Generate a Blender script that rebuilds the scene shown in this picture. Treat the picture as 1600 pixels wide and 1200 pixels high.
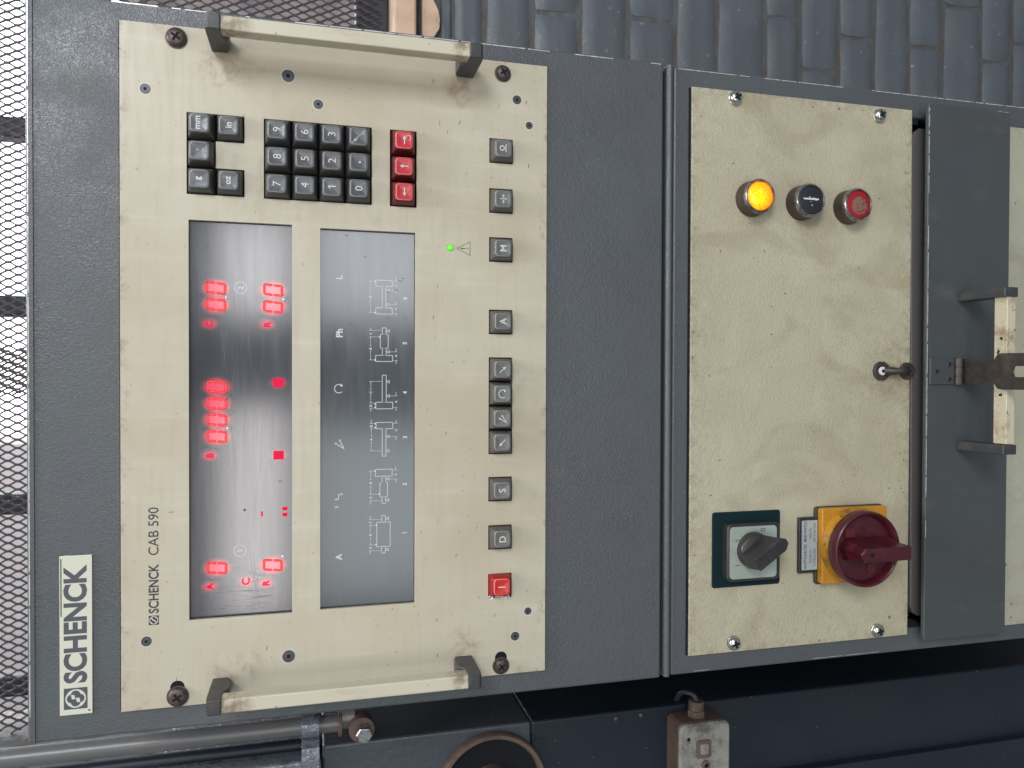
import bpy, bmesh, math, random
from mathutils import Vector, Matrix
random.seed(7)
for o in list(bpy.data.objects): bpy.data.objects.remove(o)
scene = bpy.context.scene
COL = scene.collection
S = 0.001                      # everything below is measured in millimetres

# ------------------------------------------------------------------ camera
# photographed with the phone turned on its side: real "up" is the left of the picture
cam_d = bpy.data.cameras.new('camera'); cam = bpy.data.objects.new('camera', cam_d); COL.objects.link(cam)
cam_d.sensor_width = 36.0; cam_d.lens = 27.0; cam_d.clip_start = 0.01; cam_d.clip_end = 60
RT = Vector((0.00322, -0.25295, -0.96747)); UP = Vector((0.99992, 0.01260, 0.00003)); FW = Vector((-0.01219, 0.96740, -0.25297))
cam.matrix_world = Matrix(((RT.x, UP.x, -FW.x, -3.94*S), (RT.y, UP.y, -FW.y, -590.0*S), (RT.z, UP.z, -FW.z, 26.4*S), (0, 0, 0, 1)))
cam_d.dof.use_dof = True; cam_d.dof.focus_distance = 0.62; cam_d.dof.aperture_fstop = 16.0
scene.camera = cam

# ------------------------------------------------------------------ world, lights, exposure
world = bpy.data.worlds.new('World'); scene.world = world; world.use_nodes = True
wb = world.node_tree.nodes['Background']; wb.inputs['Color'].default_value = (0.80, 0.90, 1.0, 1); wb.inputs['Strength'].default_value = 0.30
scene.view_settings.view_transform = 'Standard'; scene.view_settings.look = 'None'
scene.view_settings.exposure = -0.12; scene.view_settings.gamma = 1.0

def area(name, loc, target, w, h, watts, color):
    l = bpy.data.lights.new(name, 'AREA'); l.shape = 'RECTANGLE'; l.size = w; l.size_y = h; l.energy = watts; l.color = color
    o = bpy.data.objects.new(name, l); COL.objects.link(o); o.location = loc
    o.rotation_euler = (Vector(target) - Vector(loc)).to_track_quat('-Z', 'Y').to_euler()
    return o
# daylight openings of the workshop behind the photographer (mirrored softly in the display windows)
area('window_light_right', (0.48, -3.0, 0.27), (0.48, 0, 0.25), 0.46, 0.30, 4.6, (1.0, 0.97, 0.98))
area('window_light_left', (-0.62, -3.0, 0.27), (-0.62, 0, 0.25), 0.94, 0.28, 8.5, (1.0, 0.94, 0.92))
area('yard_light_right', (0.56, -3.1, -0.30), (0.56, 0, -0.3), 0.62, 0.62, 7.5, (0.93, 0.96, 1.0))
area('yard_light_left', (-0.66, -3.1, -0.36), (-0.66, 0, -0.36), 0.80, 0.70, 5.5, (0.92, 1.0, 1.0))
area('door_light', (1.62, -2.9, 1.30), (0, 0, 0.0), 1.15, 1.05, 74, (0.93, 0.96, 1.0))
area('roof_light', (-0.7, -1.9, 2.5), (0, 0, -0.1), 1.4, 1.0, 16, (1.0, 0.95, 0.88))
# added overhead lamp, no known source, to brighten the upward edges
area('top_edge_fill', (0.45, -0.50, 2.3), (0.25, 0.05, 0.2), 1.2, 0.6, 42, (0.96, 0.98, 1.0))
# open sky beyond the mesh window, shining down on the cabinet tops from behind
area('sky_light', (1.3, 2.1, 2.3), (0.1, 0, 0.2), 2.6, 1.6, 230, (0.95, 0.98, 1.0))

# ------------------------------------------------------------------ object helpers
def tag(o, label=None, cat=None, group=None, kind=None):
    if label: o['label'] = label
    if cat: o['category'] = cat
    if group: o['group'] = group
    if kind: o['kind'] = kind
    return o
def thing(name, label, cat, loc=(0, 0, 0), group=None):
    o = bpy.data.objects.new(name, None); COL.objects.link(o); o.location = Vector(loc)*S; o.empty_display_size = 0.02
    o['wl'] = list(loc); return tag(o, label, cat, group)
WL = {}
def wloc(o): return WL.get(o.name, Vector(o['wl']) if 'wl' in o else Vector((0, 0, 0)))
def link_mesh(me, name, parent, loc, bevel=0, seg=2):
    o = bpy.data.objects.new(name, me); COL.objects.link(o)
    WL[o.name] = Vector(loc)
    if parent is not None: o.parent = parent; o.location = (Vector(loc) - wloc(parent))*S
    else: o.location = Vector(loc)*S
    if bevel:
        m = o.modifiers.new('bevel', 'BEVEL'); m.width = bevel*S; m.segments = seg; m.limit_method = 'ANGLE'; m.angle_limit = math.radians(40)
    return o
def fin(bm, name, mat, parent=None, origin=None, bevel=0, seg=2, smooth=None, label=None):
    """close a bmesh written in world millimetres into ONE object with its origin in its middle"""
    if origin is None:
        xs = [v.co for v in bm.verts]
        origin = Vector([(min(c[i] for c in xs) + max(c[i] for c in xs))/2 for i in range(3)])
    origin = Vector(origin)
    for v in bm.verts: v.co = (v.co - origin)*S
    me = bpy.data.meshes.new(name)
    bm.to_mesh(me); bm.free()
    for m in (mat if isinstance(mat, (list, tuple)) else [mat]): me.materials.append(m)
    o = link_mesh(me, name, parent, origin, bevel, seg)
    if smooth is not None:
        for p in me.polygons: p.use_smooth = True
        me.set_sharp_from_angle(angle=math.radians(smooth))
    if label: o['label'] = label
    return o
def dup(o, parent, loc, label=None):
    c = o.copy(); COL.objects.link(c); WL[c.name] = Vector(loc); c.parent = parent
    c.location = (Vector(loc) - (wloc(parent) if parent else Vector((0, 0, 0))))*S
    if 'label' in c.keys() and not label: del c['label']
    if label: c['label'] = label
    return c
NB = bmesh.new
def box(bm, x0, x1, y0, y1, z0, z1, mi=0):
    vs = [bm.verts.new((x, y, z)) for x in (x0, x1) for y in (y0, y1) for z in (z0, z1)]
    for f in ((0, 1, 3, 2), (4, 6, 7, 5), (0, 4, 5, 1), (2, 3, 7, 6), (0, 2, 6, 4), (1, 5, 7, 3)):
        bm.faces.new([vs[i] for i in f]).material_index = mi
def ring_pts(c, axis_u, axis_v, r, n, ph=0.0):
    return [Vector(c) + Vector(axis_u)*math.cos(ph + 2*math.pi*i/n)*r + Vector(axis_v)*math.sin(ph + 2*math.pi*i/n)*r for i in range(n)]
def loft(bm, rings, cap0=True, cap1=True, mi=0, close=True):
    R = [[bm.verts.new(p) for p in r] for r in rings]
    n = len(R[0])
    for a, b in zip(R[:-1], R[1:]):
        for i in range(n if close else n-1):
            bm.faces.new((a[i], a[(i+1) % n], b[(i+1) % n], b[i])).material_index = mi
    if cap0: bm.faces.new(list(reversed(R[0]))).material_index = mi
    if cap1: bm.faces.new(R[-1]).material_index = mi
U, V, W = (1, 0, 0), (0, 0, 1), (0, -1, 0)
def lathe(bm, cx, cz, prof, n=40, cap0=False, cap1=True, ph=0, mi=0):
    """profile of (radius, y) turned about the y axis at (cx, cz)"""
    loft(bm, [ring_pts((cx, y, cz), U, V, r, n, ph) for r, y in prof], cap0, cap1, mi)
def rounded(cx, cz, w, h, r, y, n=5):
    pts = []
    for sx, sz, a0 in ((1, 1, 0), (-1, 1, 90), (-1, -1, 180), (1, -1, 270)):
        for k in range(n+1):
            a = math.radians(a0 + 90*k/n)
            pts.append(Vector((cx + sx*(w/2 - r) + r*math.cos(a), y, cz + sz*(h/2 - r) + r*math.sin(a))))
    return pts
def slab(bm, cx, cz, w, h, r, y0, y1, mi=0, chamfer=0, n=5):
    rings = [rounded(cx, cz, w, h, r, y1, n)]
    if chamfer: rings += [rounded(cx, cz, w, h, r, y0 + chamfer, n), rounded(cx, cz, w - 2*chamfer, h - 2*chamfer, max(r - chamfer, .05), y0, n)]
    else: rings += [rounded(cx, cz, w, h, r, y0, n)]
    loft(bm, rings, True, True, mi)
def poly(bm, pts, y0, y1, mi=0):
    """extrude a flat outline of (x, z)"""
    loft(bm, [[Vector((x, y1, z)) for x, z in pts], [Vector((x, y0, z)) for x, z in pts]], True, True, mi)
def strip(bm, a, b, w, y, mi=0):
    a = Vector((a[0], 0, a[1])); b = Vector((b[0], 0, b[1])); d = (b - a)
    if d.length < 1e-6: return
    n = Vector((-d.z, 0, d.x)).normalized()*w/2; e = d.normalized()*0
    vs = [bm.verts.new(p + Vector((0, y, 0))) for p in (a - n - e, b - n + e, b + n + e, a + n - e)]
    bm.faces.new(vs).material_index = mi
def arc(bm, cx, cz, r, a0, a1, w, y, n=24, mi=0):
    P = [(cx + r*math.cos(math.radians(a0 + (a1-a0)*k/n)), cz + r*math.sin(math.radians(a0 + (a1-a0)*k/n))) for k in range(n+1)]
    vi = []
    for k in range(n+1):
        a = math.radians(a0 + (a1-a0)*k/n)
        vi.append([bm.verts.new((cx + q*math.cos(a), y, cz + q*math.sin(a))) for q in (r - w/2, r + w/2)])
    for a, b in zip(vi[:-1], vi[1:]): bm.faces.new((a[0], b[0], b[1], a[1])).material_index = mi
def disc(bm, cx, cz, r, y, n=16, mi=0):
    bm.faces.new([bm.verts.new(p) for p in ring_pts((cx, y, cz), U, V, r, n)]).material_index = mi
def tri(bm, pts, y, mi=0): bm.faces.new([bm.verts.new((x, y, z)) for x, z in pts]).material_index = mi
def arrow(bm, a, b, w, head, y, mi=0):
    a = Vector((a[0], a[1])); b = Vector((b[0], b[1])); d = (b - a).normalized(); n = Vector((-d.y, d.x))
    strip(bm, a, b - d*head*.6, w, y, mi)
    tri(bm, [tuple(b), tuple(b - d*head + n*head*.5), tuple(b - d*head - n*head*.5)], y, mi)
def tube(bm, pts, r, n=12, mi=0, cap=True):
    pts = [Vector(p) for p in pts]; rings = []
    up = Vector((0, 1, 0)) if abs((pts[1]-pts[0]).normalized().y) < .9 else Vector((1, 0, 0))
    for i, p in enumerate(pts):
        d = (pts[min(i+1, len(pts)-1)] - pts[max(i-1, 0)]).normalized()
        u = d.cross(up).normalized(); v = d.cross(u).normalized()
        rr = r[i] if isinstance(r, (list, tuple)) else r
        rings.append([p + u*math.cos(2*math.pi*k/n)*rr + v*math.sin(2*math.pi*k/n)*rr for k in range(n)])
    loft(bm, rings, cap, cap, mi)
def plate(bm, x0, x1, z0, z1, y0, y1, holes=(), mi=0, extra_x=(), extra_z=()):
    """a solid sheet from y0 (front) to y1 (back) with rectangular openings"""
    xs = sorted(set([x0, x1] + [h[i] for h in holes for i in (0, 1)] + list(extra_x)))
    zs = sorted(set([z0, z1] + [h[i] for h in holes for i in (2, 3)] + list(extra_z)))
    def solid(i, j):
        if i < 0 or j < 0 or i >= len(xs)-1 or j >= len(zs)-1: return False
        cx, cz = (xs[i]+xs[i+1])/2, (zs[j]+zs[j+1])/2
        return not any(h[0] < cx < h[1] and h[2] < cz < h[3] for h in holes)
    vc = {}
    def v(i, j, y):
        k = (i, j, y)
        if k not in vc: vc[k] = bm.verts.new((xs[i], y, zs[j]))
        return vc[k]
    for i in range(len(xs)-1):
        for j in range(len(zs)-1):
            if not solid(i, j): continue
            F = [(v(i, j, y0), v(i+1, j, y0), v(i+1, j+1, y0), v(i, j+1, y0)), (v(i, j, y1), v(i, j+1, y1), v(i+1, j+1, y1), v(i+1, j, y1))]
            if not solid(i-1, j): F.append((v(i, j, y0), v(i, j+1, y0), v(i, j+1, y1), v(i, j, y1)))
            if not solid(i+1, j): F.append((v(i+1, j, y0), v(i+1, j, y1), v(i+1, j+1, y1), v(i+1, j+1, y0)))
            if not solid(i, j-1): F.append((v(i, j, y0), v(i, j, y1), v(i+1, j, y1), v(i+1, j, y0)))
            if not solid(i, j+1): F.append((v(i, j+1, y0), v(i+1, j+1, y0), v(i+1, j+1, y1), v(i, j+1, y1)))
            for f in F: bm.faces.new(f).material_index = mi
# ---- lettering (built-in font turned into flat mesh)
_tc = {}
def text_polys(s, weight=0.0):
    k = (s, weight)
    if k in _tc: return _tc[k]
    cu = bpy.data.curves.new('t', 'FONT'); cu.body = s; cu.size = 1; cu.offset = weight; cu.resolution_u = 4
    o = bpy.data.objects.new('t', cu); COL.objects.link(o)
    dg = bpy.context.evaluated_depsgraph_get(); dg.update()
    me = bpy.data.meshes.new_from_object(o.evaluated_get(dg))
    vs = [v.co.copy() for v in me.vertices]; fs = [tuple(p.vertices) for p in me.polygons]
    bpy.data.objects.remove(o); bpy.data.curves.remove(cu); bpy.data.meshes.remove(me)
    _tc[k] = (vs, fs); return _tc[k]
def text(bm, s, y, x0=None, x1=None, z0=None, z1=None, cx=None, cz=None, h=None, weight=0.0, mi=0, wid=1.0, mirror_angle=0):
    vs, fs = text_polys(s, weight)
    ax, bx = min(v.x for v in vs), max(v.x for v in vs); az, bz = min(v.y for v in vs), max(v.y for v in vs)
    if x0 is None:
        k = h/(bz-az); x0 = cx - (bx-ax)*k*wid/2; x1 = cx + (bx-ax)*k*wid/2; z0 = cz - h/2; z1 = cz + h/2
    nv = [bm.verts.new((x0 + (v.x-ax)/(bx-ax)*(x1-x0), y, z0 + (v.y-az)/(bz-az)*(z1-z0))) for v in vs]
    for f in fs:
        try: bm.faces.new([nv[i] for i in f]).material_index = mi
        except ValueError: pass

# ------------------------------------------------------------------ material helpers
def L(r, g, b):                # sRGB 0-255 -> linear
    f = lambda c: (c/255/12.92 if c/255 <= .04045 else ((c/255+.055)/1.055)**2.4)
    return (f(r), f(g), f(b), 1)
class M:
    def __init__(s, name, color, rough=.5, metal=0, spec=.5):
        s.m = bpy.data.materials.new(name); s.m.use_nodes = True; s.t = s.m.node_tree; s.n = s.t.nodes
        s.b = s.n['Principled BSDF']; s.b.inputs['Base Color'].default_value = color
        s.b.inputs['Roughness'].default_value = rough; s.b.inputs['Metallic'].default_value = metal; s.b.inputs['Specular IOR Level'].default_value = spec
        s.col = None; s.base = color; s.nrm = None; s.tc = s.n.new('ShaderNodeTexCoord'); s.co = s.tc.outputs['Object']; s.rg = None; s.rough = rough
    def rnd(s):                # pieces that share a mesh get a grain of their own
        oi = s.n.new('ShaderNodeObjectInfo'); mm = s.n.new('ShaderNodeVectorMath'); mm.operation = 'MULTIPLY_ADD'
        cx = s.n.new('ShaderNodeCombineXYZ')
        for i in range(3): s.t.links.new(oi.outputs['Random'], cx.inputs[i])
        s.t.links.new(cx.outputs[0], mm.inputs[0]); mm.inputs[1].default_value = (3.1, 5.7, 4.3); s.t.links.new(s.tc.outputs['Object'], mm.inputs[2]); s.co = mm.outputs[0]; s.oi = oi
        return s
    def noise(s, scale, stretch=(1, 1, 1), detail=4, dist=0, rough=.55):
        mp = s.n.new('ShaderNodeMapping'); mp.inputs['Scale'].default_value = stretch; s.t.links.new(s.co, mp.inputs[0])
        nz = s.n.new('ShaderNodeTexNoise'); nz.inputs['Scale'].default_value = scale; nz.inputs['Detail'].default_value = detail
        nz.inputs['Distortion'].default_value = dist; nz.inputs['Roughness'].default_value = rough; s.t.links.new(mp.outputs[0], nz.inputs['Vector'])
        return nz.outputs['Fac']
    def ramp(s, src, a, b, lo=0.0, hi=1.0):
        r = s.n.new('ShaderNodeMapRange'); r.inputs[1].default_value = a; r.inputs[2].default_value = b; r.inputs[3].default_value = lo; r.inputs[4].default_value = hi
        r.interpolation_type = 'SMOOTHSTEP'; s.t.links.new(src, r.inputs[0]); return r.outputs[0]
    def mul(s, a, b, op='MULTIPLY'):
        m = s.n.new('ShaderNodeMath'); m.operation = op; m.use_clamp = False
        for i, q in enumerate((a, b)):
            if isinstance(q, (int, float)): m.inputs[i].default_value = q
            else: s.t.links.new(q, m.inputs[i])
        return m.outputs[0]
    def tint(s, fac, color):   # mix the colour so far towards another
        mx = s.n.new('ShaderNodeMix'); mx.data_type = 'RGBA'
        if s.col is None: mx.inputs[6].default_value = s.base
        else: s.t.links.new(s.col, mx.inputs[6])
        mx.inputs[7].default_value = color
        if isinstance(fac, (int, float)): mx.inputs[0].default_value = fac
        else: s.t.links.new(fac, mx.inputs[0])
        s.col = mx.outputs[2]; s.t.links.new(s.col, s.b.inputs['Base Color']); return s
    def near(s, pts):          # falloff around points (x, z, radius) given in the object's own millimetres
        out = None
        for x, z, r in pts:
            vm = s.n.new('ShaderNodeVectorMath'); vm.operation = 'SUBTRACT'; s.t.links.new(s.tc.outputs['Object'], vm.inputs[0]); vm.inputs[1].default_value = (x*S, 0, z*S)
            v2 = s.n.new('ShaderNodeVectorMath'); v2.operation = 'MULTIPLY'; s.t.links.new(vm.outputs[0], v2.inputs[0]); v2.inputs[1].default_value = (1, 0, 1)
            ln = s.n.new('ShaderNodeVectorMath'); ln.operation = 'LENGTH'; s.t.links.new(v2.outputs[0], ln.inputs[0])
            f = s.ramp(ln.outputs['Value'], r*S*.25, r*S, 1.0, 0.0)
            out = f if out is None else s.mul(out, f, 'MAXIMUM')
        return out
    def edge(s, hx, hz, w):    # 1 at the rim of a plate of half size hx, hz, fading inwards over w mm
        sp = s.n.new('ShaderNodeSeparateXYZ'); s.t.links.new(s.tc.outputs['Object'], sp.inputs[0])
        fx = s.ramp(s.mul(sp.outputs[0], 0, 'ABSOLUTE') if False else s._abs(sp.outputs[0]), (hx-w)*S, hx*S)
        fz = s.ramp(s._abs(sp.outputs[2]), (hz-w)*S, hz*S)
        return s.mul(fx, fz, 'MAXIMUM')
    def _abs(s, a):
        m = s.n.new('ShaderNodeMath'); m.operation = 'ABSOLUTE'; s.t.links.new(a, m.inputs[0]); return m.outputs[0]
    def bump(s, src, strength, dist):
        b = s.n.new('ShaderNodeBump'); b.inputs['Strength'].default_value = strength; b.inputs['Distance'].default_value = dist*S
        s.t.links.new(src, b.inputs['Height'])
        if s.nrm is not None: s.t.links.new(s.nrm, b.inputs['Normal'])
        s.nrm = b.outputs[0]; s.t.links.new(s.nrm, s.b.inputs['Normal']); return s
    def roughn(s, src, lo, hi):
        s.t.links.new(s.ramp(src, .3, .7, lo, hi), s.b.inputs['Roughness']); return s
    def emit(s, color, strength):
        s.b.inputs['Emission Color'].default_value = color; s.b.inputs['Emission Strength'].default_value = strength; return s

def dark_paint(name, c, scale=340, bs=.38):
    m = M(name, c, .38, 0, .6)
    n = m.noise(9, detail=3); m.tint(m.ramp(n, .40, .65, 0, .7), (c[0]*.92, c[1]*1.12, c[2]*1.06, 1))
    n2 = m.noise(4, detail=2); m.tint(m.ramp(n2, .45, .62, 0, .5), (c[0]*1.12, c[1]*.98, c[2]*1.05, 1))
    n5 = m.noise(22, (1, 1, .5), detail=6, rough=.7); m.tint(m.ramp(n5, .56, .74, 0, .28), L(104, 98, 94))
    n4 = m.noise(60, detail=6, rough=.7); m.tint(m.ramp(n4, .62, .75, 0, .25), L(96, 88, 82))
    n3 = m.noise(scale, detail=1, dist=1.8); m.bump(m.ramp(n3, .35, .65), bs, .30)
    m.roughn(m.noise(30, detail=5), .32, .48)
    return m.m
MAT = {}
C_DARK = (0.076, 0.081, 0.086, 1)
MAT['cabinet_paint'] = dark_paint('cabinet_paint', C_DARK)
MAT['flap_paint'] = dark_paint('flap_paint', (0.056, 0.061, 0.063, 1), 560, .35)
MAT['tray'] = dark_paint('tray_paint', (0.12, 0.108, 0.102, 1), 600, .12)
# beige instrument plate: satin paint with fine horizontal wipe marks, grime at handles and openings
CB = L(190, 181, 160)
m = M('instrument_plate_paint', CB, .38, 0, .45)
st = m.noise(26, (.6, 1, 9), detail=6, rough=.65); m.tint(m.ramp(st, .45, .72, 0, .30), L(176, 165, 143))
st2 = m.noise(9, (9, 1, .8), detail=5, rough=.6); m.tint(m.ramp(st2, .5, .75, 0, .28), L(214, 208, 192))
n = m.noise(7, detail=5); m.tint(m.ramp(n, .42, .66, 0, .55), L(172, 159, 134))
gr = m.near([(-217, 82, 20), (-216, 72, 16), (-217, -88, 20), (216, -86, 20), (220, 78, 22), (214, 90, 24)])
gn = m.noise(55, detail=8, rough=.7, dist=.6); m.tint(m.mul(gr, m.ramp(gn, .42, .68, 0, .62)), L(132, 106, 82))
kn = m.near([(105, 60, 60), (200, 60, 45), (120, -40, 50), (152, 62, 75), (-60, -118, 30), (0, -118, 30), (-94, -118, 22), (-132, -118, 24), (94, -118, 22), (-170, -118, 24), (37, -118, 22)])
kk = m.noise(38, (1, 1, 1.6), detail=7, rough=.7); m.tint(m.mul(kn, m.ramp(kk, .5, .75, 0, .45)), L(150, 138, 118))
ed = m.edge(241.3, 155.2, 9); en = m.noise(80, detail=6, rough=.75); m.tint(m.mul(ed, m.ramp(en, .5, .7, 0, .8)), L(134, 120, 98))
sp = m.noise(260, (1, 1, 1), detail=2); m.tint(m.ramp(sp, .70, .76, 0, .5), L(120, 108, 92))
m.bump(m.noise(700, (.15, 1, 1.4), detail=3), .12, .1); m.roughn(st, .32, .46)
MAT['beige_plate'] = m.m
m = M('plate_edge', L(196, 186, 160), .45)
MAT['beige_light'] = m.m
# lower plates: pebbled beige with dirt settled in the grain
def pebble(name, c, hx, hz, lamps=()):
    m = M(name, c, .5, 0, .4)
    n = m.noise(6, detail=5, rough=.6); m.tint(m.ramp(n, .4, .7, 0, .45), (c[0]*.84, c[1]*.82, c[2]*.77, 1))
    n = m.noise(16, detail=6, rough=.6); m.tint(m.ramp(n, .5, .75, 0, .35), (c[0]*1.08, c[1]*1.1, c[2]*1.13, 1))
    n = m.noise(5, (1, 1, 1.6), detail=3, dist=2.5); m.tint(m.ramp(n, .48, .60, 0, .42), (c[0]*1.12, c[1]*1.14, c[2]*1.16, 1))
    n = m.noise(9, (1.5, 1, 1), detail=4, dist=1.5); m.tint(m.ramp(n, .50, .68, 0, .50), (c[0]*.74, c[1]*.71, c[2]*.64, 1))
    pb = m.noise(500, detail=2, dist=.5)
    lowf = m.noise(11, detail=4)
    m.tint(m.mul(m.ramp(pb, .50, .68, 0, .26), m.ramp(lowf, .35, .65, .15, 1)), (c[0]*.58, c[1]*.55, c[2]*.49, 1))
    e = m.edge(hx, hz, 60); g = m.noise(150, detail=6, rough=.75, dist=.3); m.tint(m.mul(e, m.ramp(g, .42, .75, 0, .30)), L(138, 122, 98))
    e = m.edge(hx, hz, 9); m.tint(m.mul(e, m.ramp(g, .42, .62, 0, .3)), L(116, 102, 84))
    if lamps:
        e = m.near(lamps); m.tint(m.mul(e, m.ramp(g, .36, .62, .12, .48)), L(128, 114, 94))
    sp = m.noise(170, detail=1); m.tint(m.ramp(sp, .775, .79, 0, .7), L(90, 76, 62))
    m.bump(m.ramp(pb, .3, .7), .7, .22)
    return m.m
LPC = (-1.75, -392.85)         # centre of the lower control plate
rel = lambda x, z, r: (x - LPC[0], z - LPC[1], r)
MAT['control_plate'] = pebble('control_plate_paint', L(178, 170, 145), 240, 110,
    [rel(147, -343, 24), rel(147, -394, 26), rel(146, -443, 24), rel(0, -478, 40), rel(-153, -335, 48), rel(-153, -438, 52), rel(0, -500, 34), rel(136, -395, 22)])
MAT['lower_plate'] = pebble('lower_plate_paint', L(172, 170, 150), 240, 144)
# handle bars
m = M('handle_bar_paint', L(198, 190, 168), .34); n = m.noise(40, (1, 1, .3), detail=7, rough=.7); m.tint(m.ramp(n, .52, .74, 0, .6), L(168, 152, 124))
n = m.noise(190, detail=2); m.tint(m.ramp(n, .71, .75, 0, .9), L(92, 74, 58)); g = m.noise(70, detail=7, rough=.7); m.tint(m.mul(m.near([(0, 84, 26), (0, -84, 20)]), m.ramp(g, .40, .62, 0, .8)), L(120, 96, 72)); MAT['handle_bar'] = m.m
m = M('worn_bar_paint', L(196, 186, 160), .4); n = m.noise(50, detail=7, rough=.7); m.tint(m.ramp(n, .5, .7, 0, .7), L(128, 100, 70))
n = m.noise(120, detail=3); m.tint(m.ramp(n, .66, .70, 0, 1), L(40, 32, 28)); MAT['worn_bar'] = m.m
m = M('handle_arm_plastic', (0.040, 0.043, 0.045, 1), .42); n = m.noise(90, detail=5); m.tint(m.ramp(n, .45, .7, 0, .4), L(92, 86, 78)); MAT['arm'] = m.m
def key_mat(name, c, spot):
    m = M(name, c, .36, 0, .5).rnd(); n = m.noise(120, detail=6, rough=.7); m.tint(m.ramp(n, .45, .75, 0, .4), spot); m.roughn(n, .28, .5); return m.m
MAT['key_black'] = key_mat('key_plastic_black', (0.066, 0.063, 0.060, 1), (0.10, 0.090, 0.080, 1))
MAT['key_brown'] = key_mat('key_plastic_brown', (0.095, 0.085, 0.074, 1), (0.145, 0.128, 0.110, 1))
MAT['key_red'] = key_mat('key_plastic_red', L(150, 22, 24), (0.16, 0.02, 0.02, 1))
MAT['key_red_shell'] = key_mat('key_plastic_red_shell', L(96, 26, 28), (0.10, 0.04, 0.03, 1))
def cap_mat(name, c, c2):
    m = M(name, c, .16, 0, .6).rnd(); n = m.noise(70, detail=6, rough=.7); m.tint(m.ramp(n, .4, .7, 0, .4), c2); m.roughn(m.noise(200, detail=4), .22, .36); return m.m
MAT['cap_black'] = cap_mat('key_cap_dark', (0.072, 0.076, 0.082, 1), (0.13, 0.132, 0.135, 1))
MAT['cap_grey'] = cap_mat('key_cap_grey', (0.125, 0.128, 0.120, 1), (0.17, 0.17, 0.16, 1))
MAT['cap_red'] = cap_mat('key_cap_red', L(186, 36, 46), L(196, 70, 72))
MAT['cap_red2'] = cap_mat('key_cap_red_deep', L(196, 40, 30), L(204, 52, 38))
MAT['rim_grey'] = M('key_cap_rim', (0.27, 0.275, 0.27, 1), .3).m  # rim colours, grey and red, hold light caught on the clear cap edge
MAT['rim_red'] = M('key_cap_rim_red', L(240, 130, 130), .2).m
MAT['white_print'] = M('white_print', (0.66, 0.64, 0.58, 1), .45).m
m = M('worn_print', (0.55, 0.55, 0.53, 1), .5); MAT['worn_print'] = m.m
m = M('window_print', (0.62, 0.64, 0.66, 1), .4); MAT['window_print'] = m.m
MAT['black_print'] = M('black_print', (0.035, 0.036, 0.042, 1), .5).m
MAT['logo_grey'] = M('logo_grey_print', (0.075, 0.080, 0.092, 1), .45).m
MAT['nameplate'] = M('nameplate_enamel', L(206, 204, 186), .32).m
MAT['black'] = M('black_gap', (0.010, 0.011, 0.014, 1), .8, 0, .2).m
# smoked acrylic over the displays
m = M('smoked_acrylic', (0.034, 0.038, 0.047, 1), .2, 0, .6)
w = m.noise(36, (.35, 1, 5.5), detail=7, rough=.7); w2 = m.noise(5, detail=3)
m.tint(m.ramp(w, .4, .75, 0, .4), (0.060, 0.064, 0.074, 1)); m.tint(m.ramp(w2, .45, .7, 0, .5), (0.055, 0.050, 0.058, 1))
m.roughn(w, .125, .155); m.bump(m.noise(150, (.12, 1, 2.5), detail=4), .04, .05)
m.b.inputs['IOR'].default_value = 1.62
MAT['acrylic'] = m.m
m = M('smoked_acrylic_lower', (0.050, 0.056, 0.064, 1), .2, 0, .7)
w = m.noise(30, (.4, 1, 6), detail=7, rough=.7); w2 = m.noise(7, detail=4)
m.tint(m.ramp(w, .4, .75, 0, .35), (0.080, 0.084, 0.09, 1)); m.tint(m.ramp(w2, .45, .7, 0, .5), (0.058, 0.072, 0.076, 1)); m.roughn(w, .13, .17)
m.b.inputs['IOR'].default_value = 1.6
MAT['acrylic2'] = m.m
MAT['led'] = M('led_segment', (0.25, 0.01, 0.01, 1), .5, 0, .1).emit((1.0, 0.09, 0.075, 1), 1.2).m
MAT['led_edge'] = M('led_segment_edge', (0.05, 0.0, 0.005, 1), .6, 0, .1).emit((0.6, 0.0, 0.02, 1), .5).m
MAT['led_text'] = M('led_lettering', (0.1, 0.0, 0.01, 1), .5, 0, .1).emit((1.0, 0.0, 0.06, 1), .95).m
MAT['led_dot'] = M('led_point', (0.8, 0.3, 0.3, 1), .4).emit((1.0, 0.55, 0.5, 1), 1.6).m
def lens(name, k, a0, a1):             # red glow painted around a lit digit or letter: emission fading outward
    m = M(name, (0.05, 0.004, 0.012, 1), .5, 0, .1)
    mp = m.n.new('ShaderNodeVectorMath'); mp.operation = 'MULTIPLY'; mp.inputs[1].default_value = (1, 0, .68); m.t.links.new(m.tc.outputs['Object'], mp.inputs[0])
    ln = m.n.new('ShaderNodeVectorMath'); ln.operation = 'LENGTH'; m.t.links.new(mp.outputs[0], ln.inputs[0])
    f = m.ramp(ln.outputs['Value'], a0, a1, k, 0.0)
    m.b.inputs['Emission Color'].default_value = (1.0, 0.018, 0.10, 1); m.t.links.new(f, m.b.inputs['Emission Strength'])
    em = m.n.new('ShaderNodeEmission'); em.inputs[0].default_value = (1.0, 0.012, 0.075, 1); m.t.links.new(m.mul(f, f), em.inputs[1])
    tr = m.n.new('ShaderNodeBsdfTransparent'); ad = m.n.new('ShaderNodeAddShader'); out = m.n['Material Output']
    m.t.links.new(tr.outputs[0], ad.inputs[0]); m.t.links.new(em.outputs[0], ad.inputs[1]); m.t.links.new(ad.outputs[0], out.inputs[0])
    return m.m
MAT['led_halo'] = lens('led_halo', .90, .0034, .0092)  # lens() here is the red glow painted around lit digits and letters
MAT['lamp_halo'] = lens('lamp_halo', .72, .0010, .0066)
MAT['green_led'] = M('green_led', (0.1, 0.8, 0.05, 1), .3).emit((0.12, 1.0, 0.02, 1), .9).m
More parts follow.
